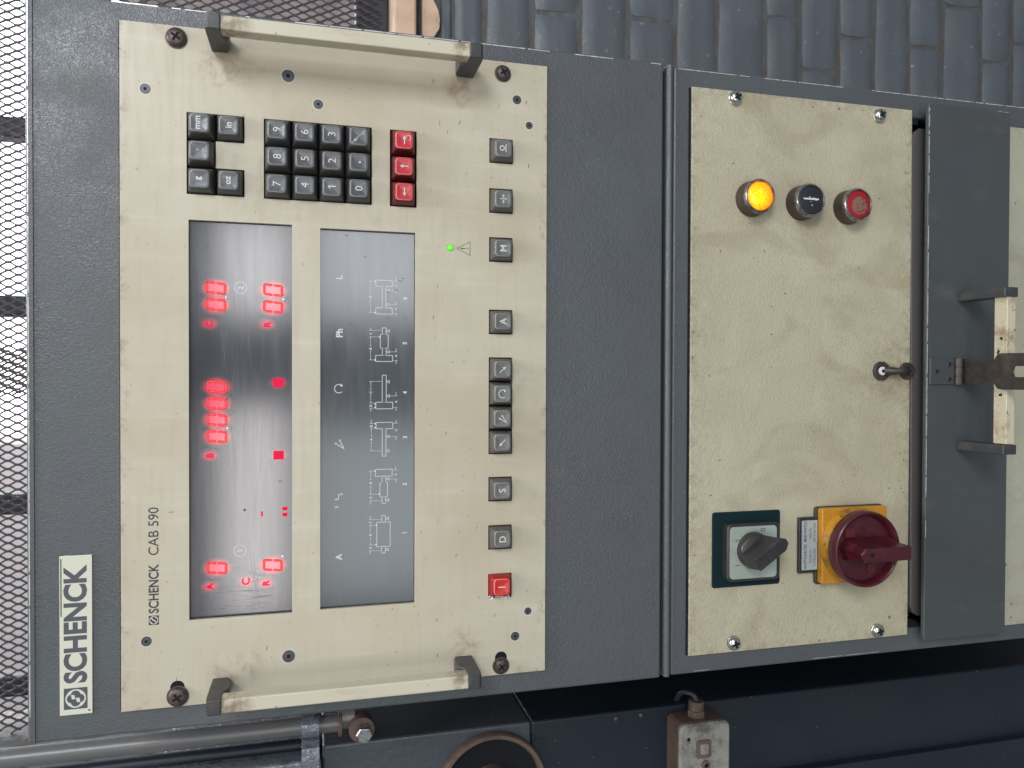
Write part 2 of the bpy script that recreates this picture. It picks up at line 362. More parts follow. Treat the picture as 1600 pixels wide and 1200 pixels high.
m = M('brown_screw_steel', (0.085, 0.062, 0.055, 1), .45, .6).rnd(); n = m.noise(300, detail=5); m.tint(m.ramp(n, .45, .7, 0, .6), (0.16, 0.13, 0.12, 1)); m.bump(n, .2, .1); MAT['screw_brown'] = m.m
m = M('black_screw_steel', (0.075, 0.075, 0.082, 1), .42, .5).rnd(); n = m.noise(400, detail=4); m.tint(m.ramp(n, .45, .7, 0, .5), (0.13, 0.12, 0.125, 1)); MAT['screw_black'] = m.m
m = M('zinc_screw', (0.62, 0.62, 0.60, 1), .22, 1).rnd(); n = m.noise(300, detail=4); m.tint(m.ramp(n, .5, .65, 0, .7), (0.20, 0.17, 0.14, 1)); MAT['zinc'] = m.m
m = M('worn_chrome', (0.42, 0.40, 0.39, 1), .32, 1).rnd(); n = m.noise(220, detail=5); m.tint(m.ramp(n, .42, .62, 0, .85), (0.13, 0.10, 0.085, 1)); m.roughn(n, .25, .5); MAT['chrome'] = m.m
m = M('bezel_side', (0.11, 0.085, 0.075, 1), .42, .7).rnd(); MAT['bezel_side'] = m.m
m = M('amber_lens', (0.9, 0.30, 0.01, 1), .2); vz = m.noise(500, detail=3); r = m.ramp(vz, .3, .7, .9, 1.5)
fall = m.near([(-1.5, 3, 12)]); mx = m.n.new('ShaderNodeMix'); mx.data_type = 'RGBA'; mx.inputs[6].default_value = (1.0, 0.24, 0.0, 1); mx.inputs[7].default_value = (1.0, 0.66, 0.0, 1); m.t.links.new(m.mul(fall, m.ramp(vz, .3, .6, .6, 1)), mx.inputs[0])
m.t.links.new(mx.outputs[2], m.b.inputs['Emission Color']); m.t.links.new(r, m.b.inputs['Emission Strength']); m.bump(vz, .3, .3); MAT['amber'] = m.m
m = M('button_black', (0.018, 0.021, 0.028, 1), .38); MAT['button_black'] = m.m
m = M('button_red', L(150, 20, 32), .38); n = m.near([(-1, -1, 12)]); g = m.noise(260, detail=6, rough=.8); m.tint(m.mul(m.ramp(n, .35, .6), m.ramp(g, .40, .52)), L(118, 104, 84)); m.bump(g, .3, .2); MAT['button_red'] = m.m
MAT['green_seal'] = M('green_seal', (0.002, 0.017, 0.021, 1), .65, 0, .2).m
MAT['switch_black'] = key_mat('switch_plastic', (0.026, 0.024, 0.025, 1), (0.055, 0.048, 0.045, 1))
m = M('switch_face', L(168, 178, 166), .26, .35); n = m.noise(45, detail=5); m.tint(m.ramp(n, .4, .7, 0, .5), L(196, 204, 194)); n = m.near([(4, -2, 19)]); g = m.noise(90, detail=6); m.tint(m.mul(n, m.ramp(g, .3, .6)), L(112, 84, 64)); MAT['switch_face'] = m.m
m = M('yellow_plastic', L(188, 130, 34), .44); n = m.noise(40, detail=6, rough=.7); m.tint(m.ramp(n, .45, .72, 0, .6), L(150, 104, 30)); MAT['yellow'] = m.m
m = M('dirty_yellow', L(176, 124, 30), .42); n = m.noise(60, detail=6, rough=.7); m.tint(m.ramp(n, .42, .68, 0, .8), L(104, 74, 36)); MAT['yellow_dirty'] = m.m
m = M('maroon_plastic', L(70, 20, 30), .38); n = m.noise(60, detail=6, rough=.7); m.tint(m.ramp(n, .48, .74, 0, .55), L(88, 44, 46)); m.roughn(n, .26, .5); MAT['maroon'] = m.m
m = M('maroon_dirty', L(96, 18, 34), .5); n = m.noise(80, detail=6, rough=.7); m.tint(m.ramp(n, .44, .64, 0, .8), L(62, 42, 38)); MAT['maroon_dirty'] = m.m
MAT['label_silver'] = M('label_silver', L(176, 184, 184), .35, .2).m
m = M('old_steel', (0.060, 0.052, 0.048, 1), .46, .55); n = m.noise(110, detail=7, rough=.7); m.tint(m.ramp(n, .45, .7, 0, .7), (0.12, 0.085, 0.065, 1)); m.roughn(n, .35, .6); m.bump(n, .2, .2); MAT['old_steel'] = m.m
MAT['white_dab'] = M('flaked_sealant', L(222, 216, 208), .6).m
m = M('scuff', (0.17, 0.14, 0.11, 1), .6); MAT['scuff'] = m.m
m = M('painted_brick', (0.100, 0.116, 0.130, 1), .33, 0, .45).rnd()
n = m.noise(14, detail=4); m.tint(m.ramp(n, .35, .7, 0, .7), (0.125, 0.136, 0.146, 1)); n = m.noise(5, detail=2); m.tint(m.ramp(n, .4, .65, 0, .6), (0.095, 0.098, 0.115, 1))
g = m.noise(70, detail=7, rough=.7); m.tint(m.ramp(g, .62, .70, 0, .7), (0.26, 0.29, 0.31, 1)); g2 = m.noise(22, detail=4); m.bump(g2, .6, 2.5); m.bump(g, .6, 1.6); m.roughn(n, .34, .5)
MAT['brick'] = m.m
m = M('painted_mortar', (0.095, 0.105, 0.112, 1), .5); n = m.noise(60, (.25, 1, 1), detail=6, rough=.7); m.tint(m.ramp(n, .44, .58, 0, .85), L(88, 78, 68)); m.bump(m.noise(90, detail=6), .8, 2.5); MAT['mortar'] = m.m
m = M('cream_paint', L(206, 176, 150), .5); n = m.noise(20, (1, 1, .5), detail=6); m.tint(m.ramp(n, .4, .7, 0, .6), L(168, 136, 116)); n = m.noise(60, detail=6); m.tint(m.ramp(n, .6, .72, 0, .6), L(140, 112, 92)); m.bump(n, .4, 1); MAT['cream'] = m.m
m = M('mesh_steel', (0.040, 0.036, 0.040, 1), .55, .3); n = m.noise(40, detail=4); m.tint(m.ramp(n, .4, .7, 0, .7), (0.070, 0.046, 0.038, 1)); MAT['mesh'] = m.m
m = M('frame_paint', (0.022, 0.026, 0.038, 1), .5); n = m.noise(40, detail=6, rough=.7); m.tint(m.ramp(n, .52, .7, 0, .8), (0.09, 0.075, 0.062, 1)); m.bump(n, .5, 1.5); MAT['frame'] = m.m
m = M('grey_pipe_paint', (0.13, 0.128, 0.128, 1), .34, .1); n = m.noise(30, (1, 1, .3), detail=7, rough=.7); m.tint(m.ramp(n, .45, .68, 0, .7), (0.25, 0.205, 0.175, 1)); m.bump(m.noise(160, detail=4), .35, .5); MAT['pipe'] = m.m
m = M('machine_blue_paint', (0.010, 0.017, 0.026, 1), .46, 0, .4); n = m.noise(8, detail=4); m.tint(m.ramp(n, .4, .7, 0, .6), (0.020, 0.024, 0.032, 1)); n = m.noise(50, detail=7, rough=.75); m.tint(m.ramp(n, .66, .72, 0, .5), (0.10, 0.10, 0.10, 1)); m.bump(m.noise(120, detail=5), .4, .7); MAT['machine'] = m.m
m = M('machine_lit_paint', (0.058, 0.068, 0.080, 1), .34); n = m.noise(40, detail=7, rough=.7); m.tint(m.ramp(n, .5, .75, 0, .6), (0.075, 0.082, 0.09, 1)); m.bump(m.noise(150, detail=4, dist=.5), .6, .9); MAT['machine_lit'] = m.m
m = M('hammered_paint', (0.20, 0.22, 0.25, 1), .24, .4); n = m.noise(190, detail=3, dist=.5); m.bump(n, 1.0, 1.6); m.tint(m.ramp(m.noise(70, detail=5), .55, .7, 0, .6), (0.05, 0.05, 0.058, 1)); MAT['hammered'] = m.m
m = M('rusty_brown_paint', (0.13, 0.085, 0.065, 1), .5); n = m.noise(60, detail=7, rough=.7); m.tint(m.ramp(n, .45, .66, 0, .8), (0.07, 0.05, 0.045, 1)); m.bump(n, .4, .6); MAT['rust'] = m.m
m = M('junction_box_paint', (0.26, 0.25, 0.22, 1), .45); n = m.noise(45, detail=8, rough=.75); m.tint(m.ramp(n, .45, .62, 0, .85), (0.085, 0.070, 0.058, 1)); n2 = m.noise(18, detail=4); m.tint(m.ramp(n2, .45, .7, 0, .5), (0.36, 0.36, 0.31, 1)); m.bump(n, .3, .5); MAT['jbox'] = m.m
m = M('window_glass', (0.9, 0.92, 0.92, 1), .15); tr = m.n.new('ShaderNodeBsdfTransparent'); mx = m.n.new('ShaderNodeMixShader'); m.t.links.new(m.ramp(m.noise(12, detail=6), .4, .7, .04, .16), mx.inputs[0]); m.t.links.new(tr.outputs[0], mx.inputs[1]); m.t.links.new(m.b.outputs[0], mx.inputs[2]); m.t.links.new(mx.outputs[0], m.n['Material Output'].inputs[0]); MAT['glass'] = m.m
m = M('outside_brick', L(160, 138, 138), .7); n = m.noise(5, detail=5); m.tint(m.ramp(n, .4, .65, 0, .8), L(108, 94, 98)); MAT['outside_brick'] = m.m
m = M('outside_render', L(214, 204, 204), .7); n = m.noise(2, detail=4); m.tint(m.ramp(n, .4, .65, 0, .5), L(196, 186, 188)); MAT['outside_render'] = m.m
m = M('sky', (0, 0, 0, 1), 1, 0, 0).emit((0.97, 0.98, 1.0, 1), 4.5); MAT['sky'] = m.m

# ================================================================== LARGE STRUCTURE
# ---- brick wall behind, with the window opening above real z = -95 to the right of x = -512
WY = 600.0
wall = thing('brick_wall', 'blue grey painted brick wall behind the cabinets, below and beside the mesh window', 'wall', (0, WY, -1500))
bm = NB()
plate(bm, -1000, 1350, -1500, 1400, WY+6, WY+110, [(-512, 1180, -150, 1120)])
fin(bm, 'mortar', MAT['mortar'], wall)
JZ = [-162.9, -187, -238.2, -317.0, -398.4, -482.6, -569.7, -647.6, -740.6, -810.8, -889.6, -965.3, -1040.2, -1115.8, -1203.8, -1276.2, -1356, -1436, -1500]
PERP = {2: 640, 3: 582.1, 4: 690, 5: 591.3, 6: 700, 7: 655, 8: 624.1, 9: 540.4, 10: 606.6, 11: 700, 12: 607.1, 13: 690, 14: 595.3, 15: 637.5}
def rough_box(name, w, h, d, seed, nx=14, nz=6):
    rs = random.Random(seed); bm = NB()
    g = {}
    sag = [rs.uniform(-1.6, 1.6) for _ in range(8)]
    def P(i, j):
        u, v = i/nx, j/nz; x = (u-.5)*w; z = (v-.5)*h; y = -d/2
        eu = min(u, 1-u)*w; ev = min(v, 1-v)*h; e = min(eu, ev)
        if e < 1: y += 5
        elif e < 6: y += .7
        k = .22*h
        if j in (0, nz): z += math.sin(u*6 + sag[0])*.8*(1 if j else -1) + rs.uniform(-.7, .7)
        if i in (0, nx): x += math.sin(v*5 + sag[1])*1.4 + rs.uniform(-.8, .8)
        if (i in (0, nx)) and (j in (0, nz)): x *= .985; z *= .95
        y += math.sin(u*7 + sag[2])*.5 + math.sin(v*6 + sag[3])*.5 + rs.uniform(-.25, .25)
        return (x, y, z)
    for i in range(nx+1):
        for j in range(nz+1): g[i, j] = bm.verts.new(P(i, j))
    for i in range(nx):
        for j in range(nz): bm.faces.new((g[i, j], g[i+1, j], g[i+1, j+1], g[i, j+1]))
    rim = [g[i, 0] for i in range(nx+1)] + [g[nx, j] for j in range(1, nz+1)] + [g[i, nz] for i in range(nx-1, -1, -1)] + [g[0, j] for j in range(nz-1, 0, -1)]
    back = [bm.verts.new((v.co.x, d/2, v.co.z)) for v in rim]
    for a in range(len(rim)): b = (a+1) % len(rim); bm.faces.new((rim[b], rim[a], back[a], back[b]))
    return bm
_bv = {}
def brick(parent, x0, x1, z0, z1, var):
    w, h = round((x1-x0)/5)*5, round((z1-z0)/3)*3
    k = (w, h, var)
    if k not in _bv:
        bm = rough_box('brick', w, h, 24, hash(k) % 9999)
        for v in bm.verts: v.co += Vector(((x0+x1)/2, WY+12, (z0+z1)/2))
        o = fin(bm, 'brick', MAT['brick'], parent, origin=((x0+x1)/2, WY+12, (z0+z1)/2), smooth=50); _bv[k] = o; return o
    return dup(_bv[k], parent, ((x0+x1)/2, WY+12, (z0+z1)/2))
nb = 0
for c in range(len(JZ)-1):
    zt, zb = JZ[c]-5, JZ[c+1]+5
    if c == 0: zb = zt - 18
    off = PERP.get(c, 600 + (115 if c % 2 else 0))
    for k in range(-7, 4):
        x0, x1 = off + k*232 + 3.5, off + (k+1)*232 - 3.5
        if x1 < -950 or x0 > 1300: continue
        if -235 < x0 and x1 < 235: continue        # fully hidden behind the cabinets
        brick(wall, max(x0, -990), x1, zb, zt, (c*7+k) % 3); nb += 1
# wall to the left of the window
z = -158
while z < 1300:
    brick(wall, -745, -518, z+5, z+76, int(z) % 3); brick(wall, -982, -755, z+5, z+76, int(z) % 2); z += 81
# ---- window sill, frame, expanded metal, world outside
sill = thing('window_sill', 'cream painted plaster sill with chipped edge under the mesh window', 'window sill', (330, WY, -163))
bm = NB(); n = 120; up, lo = [], []
rs = random.Random(3)
for i in range(n+1):
    x = -512 + 1692*i/n
    lo.append((x, -161 + rs.uniform(-7, 7) - (8 if rs.random() < .15 else 0)))
poly(bm, [(-512, -139), ] + [(1180, -139)] + list(reversed(lo)), WY-5, WY+40)
fin(bm, 'lower_lip', MAT['cream'], sill)
bm = NB(); box(bm, -512, 1180, WY-14, WY+90, -129, -94); fin(bm, 'sill_board', MAT['cream'], sill, bevel=4, seg=3)
bm = NB(); box(bm, -512, 1180, WY+12, WY+60, -140, -127); fin(bm, 'groove', MAT['frame'], sill)
wf = thing('window_frame', 'dark painted steel window frame with rusty mullions behind the expanded metal', 'window frame', (330, WY+90, -94))
bm = NB(); box(bm, -512, 1180, WY+62, WY+100, -94, -42); fin(bm, 'bottom_rail', MAT['frame'], wf, bevel=3)
bm = NB(); box(bm, -512, 1180, WY+62, WY+100, 1090, 1120); fin(bm, 'top_rail', MAT['frame'], wf, bevel=3)
MX = [-504, -452, -200, 92, 344, 620, 880, 1160]
MX = [-459, -194, 93, 350, 620, 890, 1160]
for x in MX:
    bm = NB(); box(bm, x-15, x+15, WY+64, WY+98, -42, 1090); fin(bm, 'mullion', MAT['frame'], wf, bevel=3)
for a, b in zip([-512]+MX[:-1], MX):
    bm = NB(); box(bm, a+10, b-10, WY+80, WY+84, -42, 1090); fin(bm, 'pane', MAT['glass'], wf)
def expanded(label, x0, x1, z0, z1, y, ph=0):
    t = thing('expanded_metal_sheet', label, 'metal mesh', ((x0+x1)/2, y, z0), 'expanded metal sheets over the window')
    bm = NB(); SW, LW = 11.7, 25.0
    rs = random.Random(int(x0)); 
    def seg(a, b, w, t_):
        d = (Vector(b)-Vector(a)); nrm = Vector((-d.z, 0, d.x)).normalized()*w/2; o = Vector((0, t_/2, 0))
        q = [Vector(a)-nrm-o, Vector(a)+nrm-o, Vector(a)+nrm+o, Vector(a)-nrm+o]; r = [p + d for p in q]
        va = [bm.verts.new(p) for p in q]; vb = [bm.verts.new(p) for p in r]
        for i in range(4): bm.faces.new((va[i], va[(i+1) % 4], vb[(i+1) % 4], vb[i]))
    nz = int((z1-z0)/LW)
    for j in range(nz*2):
        z = z0 + j*LW/2
        nxx = int((x1-x0)/SW)
        for i in range(nxx):
            x = x0 + (i + (.5 if j % 2 else 0))*SW + ph
            jx = math.sin(x*.013)*1.2
            seg((x+jx, y, z-3.2), (x+jx, y, z+3.2), 3.7, 2.0)
            for s in (-1, 1):
                a = (x+jx+s*.7, y - s*.5, z+2.6); b = (x+jx+s*(SW/2-.7), y + s*.5, z+LW/2-2.6); mid = (x+jx+s*SW/4, y, z+LW/4)
                seg(a, mid, 2.4, 1.8); seg(mid, b, 2.4, 1.8)
    o = fin(bm, 'strands', MAT['mesh'], t); o['kind'] = 'stuff'
    return t
expanded('rusty expanded metal mesh over the window, the sheet on the nameplate side', -506, 36, -74, 1080, WY+30, 0)
expanded('dark expanded metal mesh over the window, the sheet running past the keypad side', -34, 1170, -74, 1080, WY+36, 3.6)
sky = NB(); box(sky, -11000, 11000, 9000, 9010, -3000, 12000); o = fin(sky, 'sky', MAT['sky']); tag(o, 'blown out white sky seen through the mesh window', 'sky', kind='structure')
bm = NB(); box(bm, -3000, -330, 3400, 3800, -2500, 4200); tag(fin(bm, 'rendered_building', MAT['outside_render']), 'pale grey rendered building outside, seen through the mesh above the nameplate', 'building')
bm = NB(); box(bm, -200, 4500, 3300, 3700, -2500, 880); tag(fin(bm, 'garden_wall', MAT['outside_brick']), 'pinkish brick boundary wall outside, seen through the mesh above the side handle', 'wall')
bm = NB(); box(bm, -9000, 9000, 760, 9000, -2600, -2500); tag(fin(bm, 'ground', MAT['outside_brick']), 'reddish ground outside the window', 'ground', kind='structure')

# ================================================================== CABINETS
def shell(name, label, cat, x0, x1, z0, z1, hole, xs=(), rad=1.8, base=None):
    t = thing(name, label, cat, base or ((x0+x1)/2, 280, z0))
    bm = NB(); plate(bm, x0, x1, z0, z1, 0, 30, [hole]); fin(bm, 'front_frame', MAT['cabinet_paint'], t, bevel=rad, seg=2)
    bm = NB(); box(bm, x0+.6, x1-.6, 30.2, 560, z0+.6, z1-.6); fin(bm, 'casing', MAT['cabinet_paint'], t, bevel=2)
    return t
upper = shell('upper_cabinet', 'dark grey textured steel cabinet with the white nameplate, holding the keypad instrument', 'cabinet', -258.6, 256.4, -257.6, 214.6, (-236, 236, -150, 150))
lower = shell('lower_cabinet', 'dark grey steel cabinet under the seam, holding the plate with lamps and main switch', 'cabinet', -257.6, 254.4, -1000, -267.0, (-236, 232, -590, -288))
# the folded lip along the top edge of the upper cabinet and the seam between the two
bm = NB(); box(bm, -258.2, 256.0, -.9, 1.5, 209.6, 210.5); fin(bm, 'fold_line', MAT['cabinet_paint'], upper)
bm = NB(); loft(bm, [[Vector((x, 2 + 4.0*math.sin(a)*-1, -263.4 + 3.1*math.cos(a))) for a in [math.pi*k/10 for k in range(11)]] + [Vector((x, 8, -266.5)), Vector((x, 8, -260.3))] for x in (-257.6, 254.4)]); fin(bm, 'rounded_lip', MAT['cabinet_paint'], lower, smooth=40)
bm = NB(); box(bm, -252, 250, 6, 29, -267.4, -256.8); fin(bm, 'seam', MAT['black'], lower)
def body_marks(parent, x0, x1, z0, z1, n, seed):
    bm = NB(); rs = random.Random(seed)
    for k in range(n):
        x, z = rs.uniform(x0, x1), rs.uniform(z0, z1); a = rs.uniform(-.6, .6) + (math.pi/2 if rs.random() < .4 else 0); l = rs.uniform(.6, 3.2); w = rs.uniform(.15, .45)
        d = Vector((math.cos(a), math.sin(a))); nn = Vector((-d.y, d.x)); c = Vector((x, z))
        tri(bm, [tuple(c - d*l/2), tuple(c - nn*w), tuple(c + d*l/2), tuple(c + nn*w*.8)], -.04)
    o = fin(bm, 'chips', M('paint_chip', L(120, 112, 104), .6).m, parent); o['kind'] = 'stuff'
body_marks(upper, -255, 254, -250, -160, 24, 1); body_marks(upper, -255, 254, 158, 208, 20, 2); body_marks(lower, -254, 250, -279, -270, 10, 3)
def rim_glint(parent, a, b, y, wmax, seed, gap=.25, mat='edge_glint'):  # pale broken strips that paint the sky's rim light along an edge
    bm = NB(); rs = random.Random(seed); a = Vector(a); b = Vector(b); L_ = (b-a).length; d = (b-a)/L_; n = Vector((-d.y, d.x)); t = 0; k = 0
    while t < L_-2:
        l = min(rs.uniform(5, 40), L_-t)
        if rs.random() > gap:
            top, bot = [], []
            q = 0
            while q <= l:
                w = wmax*rs.uniform(.45, 1); p = a + d*(t+q); top.append(p + n*w/2); bot.append(p - n*w/2); q += 3
            if len(top) > 1:
                vs = [(bm.verts.new((p.x, y, p.y)), bm.verts.new((q_.x, y, q_.y))) for p, q_ in zip(top, bot)]
                for u, v in zip(vs[:-1], vs[1:]): bm.faces.new((u[0], v[0], v[1], u[1]))
        t += l + rs.uniform(0, 4)*gap; k += 1
    o = fin(bm, 'edge_glint', MAT[mat], parent); o['kind'] = 'stuff'
MAT['edge_glint'] = M('edge_glint_paint', (0.62, 0.61, 0.58, 1), .3, .3).m
rim_glint(upper, (254.7, -255), (254.7, 213), -.05, .9, 1, .10); rim_glint(upper, (-240, 212.9), (254, 212.9), -.05, .9, 2, .06)
rim_glint(lower, (252.7, -700), (252.7, -268), -.05, .7, 3, .15); rim_glint(lower, (-255.6, -500), (-255.6, -268), -.05, .4, 4, .6)
# ---- nameplate
bm = NB(); plate(bm, -240.6, -130, 173.8, 194.2, -1.3, 0.02); npl = fin(bm, 'nameplate', MAT['nameplate'], upper, bevel=.25, label='cream nameplate reading SCHENCK with a square emblem')
bm = NB(); text(bm, 'SCHENCK', -1.36, x0=-218.6, x1=-136.4, z0=177.0, z1=191.8, weight=.038); fin(bm, 'lettering', MAT['logo_grey'], npl)
def emblem(bm, cx, cz, w, y, dark, light):
    h = w/2
    tri(bm, [(cx-h, cz-h), (cx+h, cz-h), (cx+h, cz+h), (cx-h, cz+h)], y, dark)
    disc(bm, cx, cz, w*.435, y-.02, 40, light)
    for dx, dz in ((1, 0), (-1, 0), (0, 1), (0, -1)): disc(bm, cx+dx*w*.17, cz+dz*w*.17, w*.205, y-.04 - .004*(dx+2*dz), 28, dark)
    disc(bm, cx, cz, w*.20, y-.055, 20, dark)
    q = w*.17
    tri(bm, [(cx-q*.15, cz+q*.05), (cx+q*1.05, cz+q*.35), (cx+q*1.05, cz+q*1.15), (cx-q*.15, cz+q*.95)], y-.07, light)
    tri(bm, [(cx+q*.15, cz-q*.05), (cx-q*1.05, cz-q*.35), (cx-q*1.05, cz-q*1.15), (cx+q*.15, cz-q*.95)], y-.075, light)
bm = NB(); emblem(bm, -229.3, 184.3, 14.8, -1.36, 0, 1); fin(bm, 'emblem', [MAT['logo_grey'], MAT['nameplate']], npl)
bm = NB(); disc(bm, -238.2, 175.8, .7, -1.35, 10); fin(bm, 'rivet', MAT['black_print'], npl)
bm = NB(); strip(bm, (-172, 193.2), (-132, 193.2), .7, -1.35); fin(bm, 'grime_line', MAT['black_print'], npl)

# ================================================================== INSTRUMENT
ins = thing('balancing_instrument', 'beige rack instrument with number keypad and two smoked display windows in the upper cabinet', 'control unit', (0, 0, -155.2))
P = 19.05
unit_holes = [(123.6, 181.4, 92.4, 111.8), (162.2, 181.4, 73.0, 92.4), (123.6, 143.0, 73.0, 92.4)]
num_hole = (123.4, 181.2, -17.7, 59.6)
red_hole = (123.2, 181.0, -51.4, -31.2)
KZ = -117.8
row = [(171.2,), (132.2,), (94.0,), (37.3,), (-94.1,), (-132.1,), (-170.4,)]
row_holes = [(c[0]-9.6, c[0]+9.6, KZ-9.5, KZ+9.5) for c in row] + [(-66.5, 9.5, KZ-9.5, KZ+9.5)]
W1 = (-180.2, 105.4, 40.0, 110.6); W2 = (-179.4, 104.0, -50.5, 19.8)
FY = -3.0                      # front of the plate
bm = NB(); plate(bm, -241.3, 241.3, -155.2, 155.2, FY, 0, unit_holes + [num_hole, red_hole, W1, W2] + row_holes)
front = fin(bm, 'front_plate', MAT['beige_plate'], ins, origin=(0, 0, 0), bevel=.35)
bm = NB(); plate(bm, -240.8, 240.8, -154.6, 156.2, -.6, 0.02, [(-230, 230, -145, 145)]); fin(bm, 'gap_shade', MAT['black'], ins)  # black strip that paints the shade of the gap around the plate
bm = NB(); plate(bm, -232, 232, -148, 148, 6, 8); fin(bm, 'well_floor', MAT['black'], ins)
# ---- keys
def key_proto(name, shell_m, cap_m, rim_m):
    bm = NB(); H = -10.6
    rings = [rounded(0, 0, 18.2, 18.2, .9, 5, 3), rounded(0, 0, 18.2, 18.2, .9, -1.5, 3), rounded(0, .1, 15.6, 15.6, 1.6, -7.2, 3), rounded(0, .2, 14.0, 14.2, 2.1, H+.5, 3), rounded(0, .2, 13.3, 13.5, 2.3, H, 3)]
    loft(bm, rings, False, True)
    k = fin(bm, name, shell_m, None, origin=(0, 0, 0), smooth=50)
    bm = NB()
    rings = [rounded(0, .2, 12.6, 12.8, 2.6, H+.1, 5), rounded(0, .2, 12.5, 12.7, 2.6, H-.55, 5), rounded(0, .2, 11.9, 12.1, 2.4, H-.75, 5)]
    loft(bm, rings, False, False, 1)
    inner = [rounded(0, .2, 11.9*f, 12.1*f, 2.4*f, H-.75 + .55*(1-f*f), 5) for f in (1, .85, .6, .3, .06)]
    loft(bm, inner, False, True, 0)
    bmesh.ops.remove_doubles(bm, verts=bm.verts, dist=.0005)
    c = fin(bm, 'key_cap', [cap_m, rim_m], k, origin=(0, 0, 0), smooth=62)
    return k, c
PR = {'black': key_proto('key', MAT['key_black'], MAT['cap_black'], MAT['rim_grey']),
      'brown': key_proto('key', MAT['key_brown'], MAT['cap_grey'], MAT['rim_grey']),
      'red': key_proto('key', MAT['key_red_shell'], MAT['cap_red'], MAT['rim_red']),
      'deep': key_proto('key', MAT['key_red'], MAT['cap_red2'], MAT['rim_red'])}
LEGY = -11.3
def key(kind, x, z, draw, label, pmat='white_print'):
    k0, c0 = PR[kind]
    k = dup(k0, ins, (x, 0, z), label); k.rotation_euler = (random.uniform(-.018, .018), random.uniform(-.012, .012), random.uniform(-.018, .018)); c = dup(c0, k, (x, 0, z))
    bm = NB(); draw(bm)
    for v in bm.verts: v.co += Vector((x, 0, z))
    fin(bm, 'legend', MAT[pmat], k)
def T(s, h=5.0, w=.006, dx=0, dz=0, wid=1.0): return lambda bm: text(bm, s, LEGY, cx=dx, cz=.2+dz, h=h, weight=w, wid=wid)
xs3 = [171.9, 152.6, 133.3]; zr = [102.1, 82.8]
key('black', xs3[0]+.3, zr[0], T('mm', 3.1, .015, 0, .8), 'dark key marked mm'); key('black', xs3[1]+.2, zr[0], lambda bm: (text(bm, 'k', LEGY, cx=.6, cz=1.5, h=2.3), text(bm, 'm', LEGY, cx=0, cz=-2.6, h=1.5)), 'dark key with a rubbed off k and m', 'worn_print')
key('black', xs3[2], zr[0], T('g', 4.2, .02), 'dark key marked g'); key('black', xs3[0]+.3, zr[1], T('in', 4.2, .02, 0, 0), 'dark key marked in'); key('black', xs3[2], zr[1], T('oz', 3.0, .02), 'dark key marked oz')
nums = ['987', '654', '321', None]
for r in range(4):
    z = 50.0 - r*19.25
    for c in range(3):
        x = xs3[c] - .3 - (c-1)*0
        if r == 2 and c == 2: key('black', x, z, lambda bm: (strip(bm, (.5, 3.1), (.5, -2.6), .75, LEGY), strip(bm, (.5, 2.8), (-1.2, 1.6), .6, LEGY-.01)), 'dark key marked 1')
        elif r < 3: key('black', x, z, T(nums[r][c], 5.4, -.004), 'dark key marked ' + nums[r][c])
        elif c == 0: key('black', x, z, lambda bm: (strip(bm, (-5, 5), (5, -4.5), .35, LEGY), strip(bm, (-4.2, 2.6), (-1.2, 2.6), .5, LEGY), strip(bm, (-2.7, 4.1), (-2.7, 1.1), .5, LEGY), [strip(bm, (1, q), (4, q), .25, LEGY) for q in (-2.2, -2.9, -3.6)]), 'dark worn key marked plus and minus', 'worn_print')
        elif c == 1: key('black', x, z, lambda bm: disc(bm, 0, -.6, .75, LEGY), 'dark key marked with a dot')
        else: key('black', x, z, T('0', 5.4, -.004), 'dark key marked 0')
def AR(ax, az, bx, bz, hd=2.6, w=.6): return lambda bm: arrow(bm, (ax, az+.2), (bx, bz+.2), w, hd, LEGY)
key('red', xs3[0]-.5, -41.3, lambda bm: (arrow(bm, (-3.3, 0), (3.2, 0), .7, 2.8, LEGY), arc(bm, 1.8, -3.0, 1.8, -170, 90, .35, LEGY-.01, 16)), 'red key with an arrow pointing right, worn ring beside it')
key('red', xs3[1]-.5, -41.3, AR(0, -3.2, 0, 3.2), 'red key with an arrow pointing up'); key('red', xs3[2]-.5, -41.3, AR(3.3, 0, -3.3, 0), 'red key with an arrow pointing left')
key('brown', 171.2, KZ, lambda bm: (arc(bm, 0, 1.4, 1.7, 0, 360, .75, LEGY), strip(bm, (-3, -1.6), (3, -1.6), .7, LEGY)), 'grey key marked with a ring over a bar')
key('brown', 132.2, KZ, lambda bm: (strip(bm, (0, 3), (0, -2.6), .6, LEGY), arrow(bm, (-3.6, .2), (-.6, .2), .6, 2, LEGY-.01), arrow(bm, (3.6, .2), (.6, .2), .6, 2, LEGY-.01)), 'grey key marked with two arrows meeting a bar')
key('brown', 94.0, KZ, T('M', 5.2), 'grey key marked M'); key('brown', 37.3, KZ, T('A', 5.2), 'grey key marked A')
gx = [-.1, -19.0, -38.0, -57.0]
key('brown', gx[0], KZ, AR(-2.6, 2.6, 2.4, -2.4), 'grey key with an arrow pointing down right')
key('brown', gx[1], KZ, lambda bm: (arc(bm, 0, .2, 3.1, 215, -35, .55, LEGY, 28), tri(bm, [(2.0, -2.6), (3.6, -1.2), (1.3, -.9)], LEGY-.01)), 'grey key with a turning arrow')
key('brown', gx[2], KZ, lambda bm: (arrow(bm, (-3.0, -3.0), (.6, 3.4), .5, 1.8, LEGY), arrow(bm, (-3.0, -3.0), (3.0, 1.0), .5, 1.8, LEGY-.01)), 'grey key with two arrows spreading from one corner')
key('brown', gx[3], KZ, AR(2.4, -2.4, -2.6, 2.6), 'grey key with an arrow pointing up left')
key('brown', -94.1, KZ, T('S', 5.4), 'grey key marked S'); key('brown', -132.1, KZ, T('D', 5.2), 'grey key marked D')
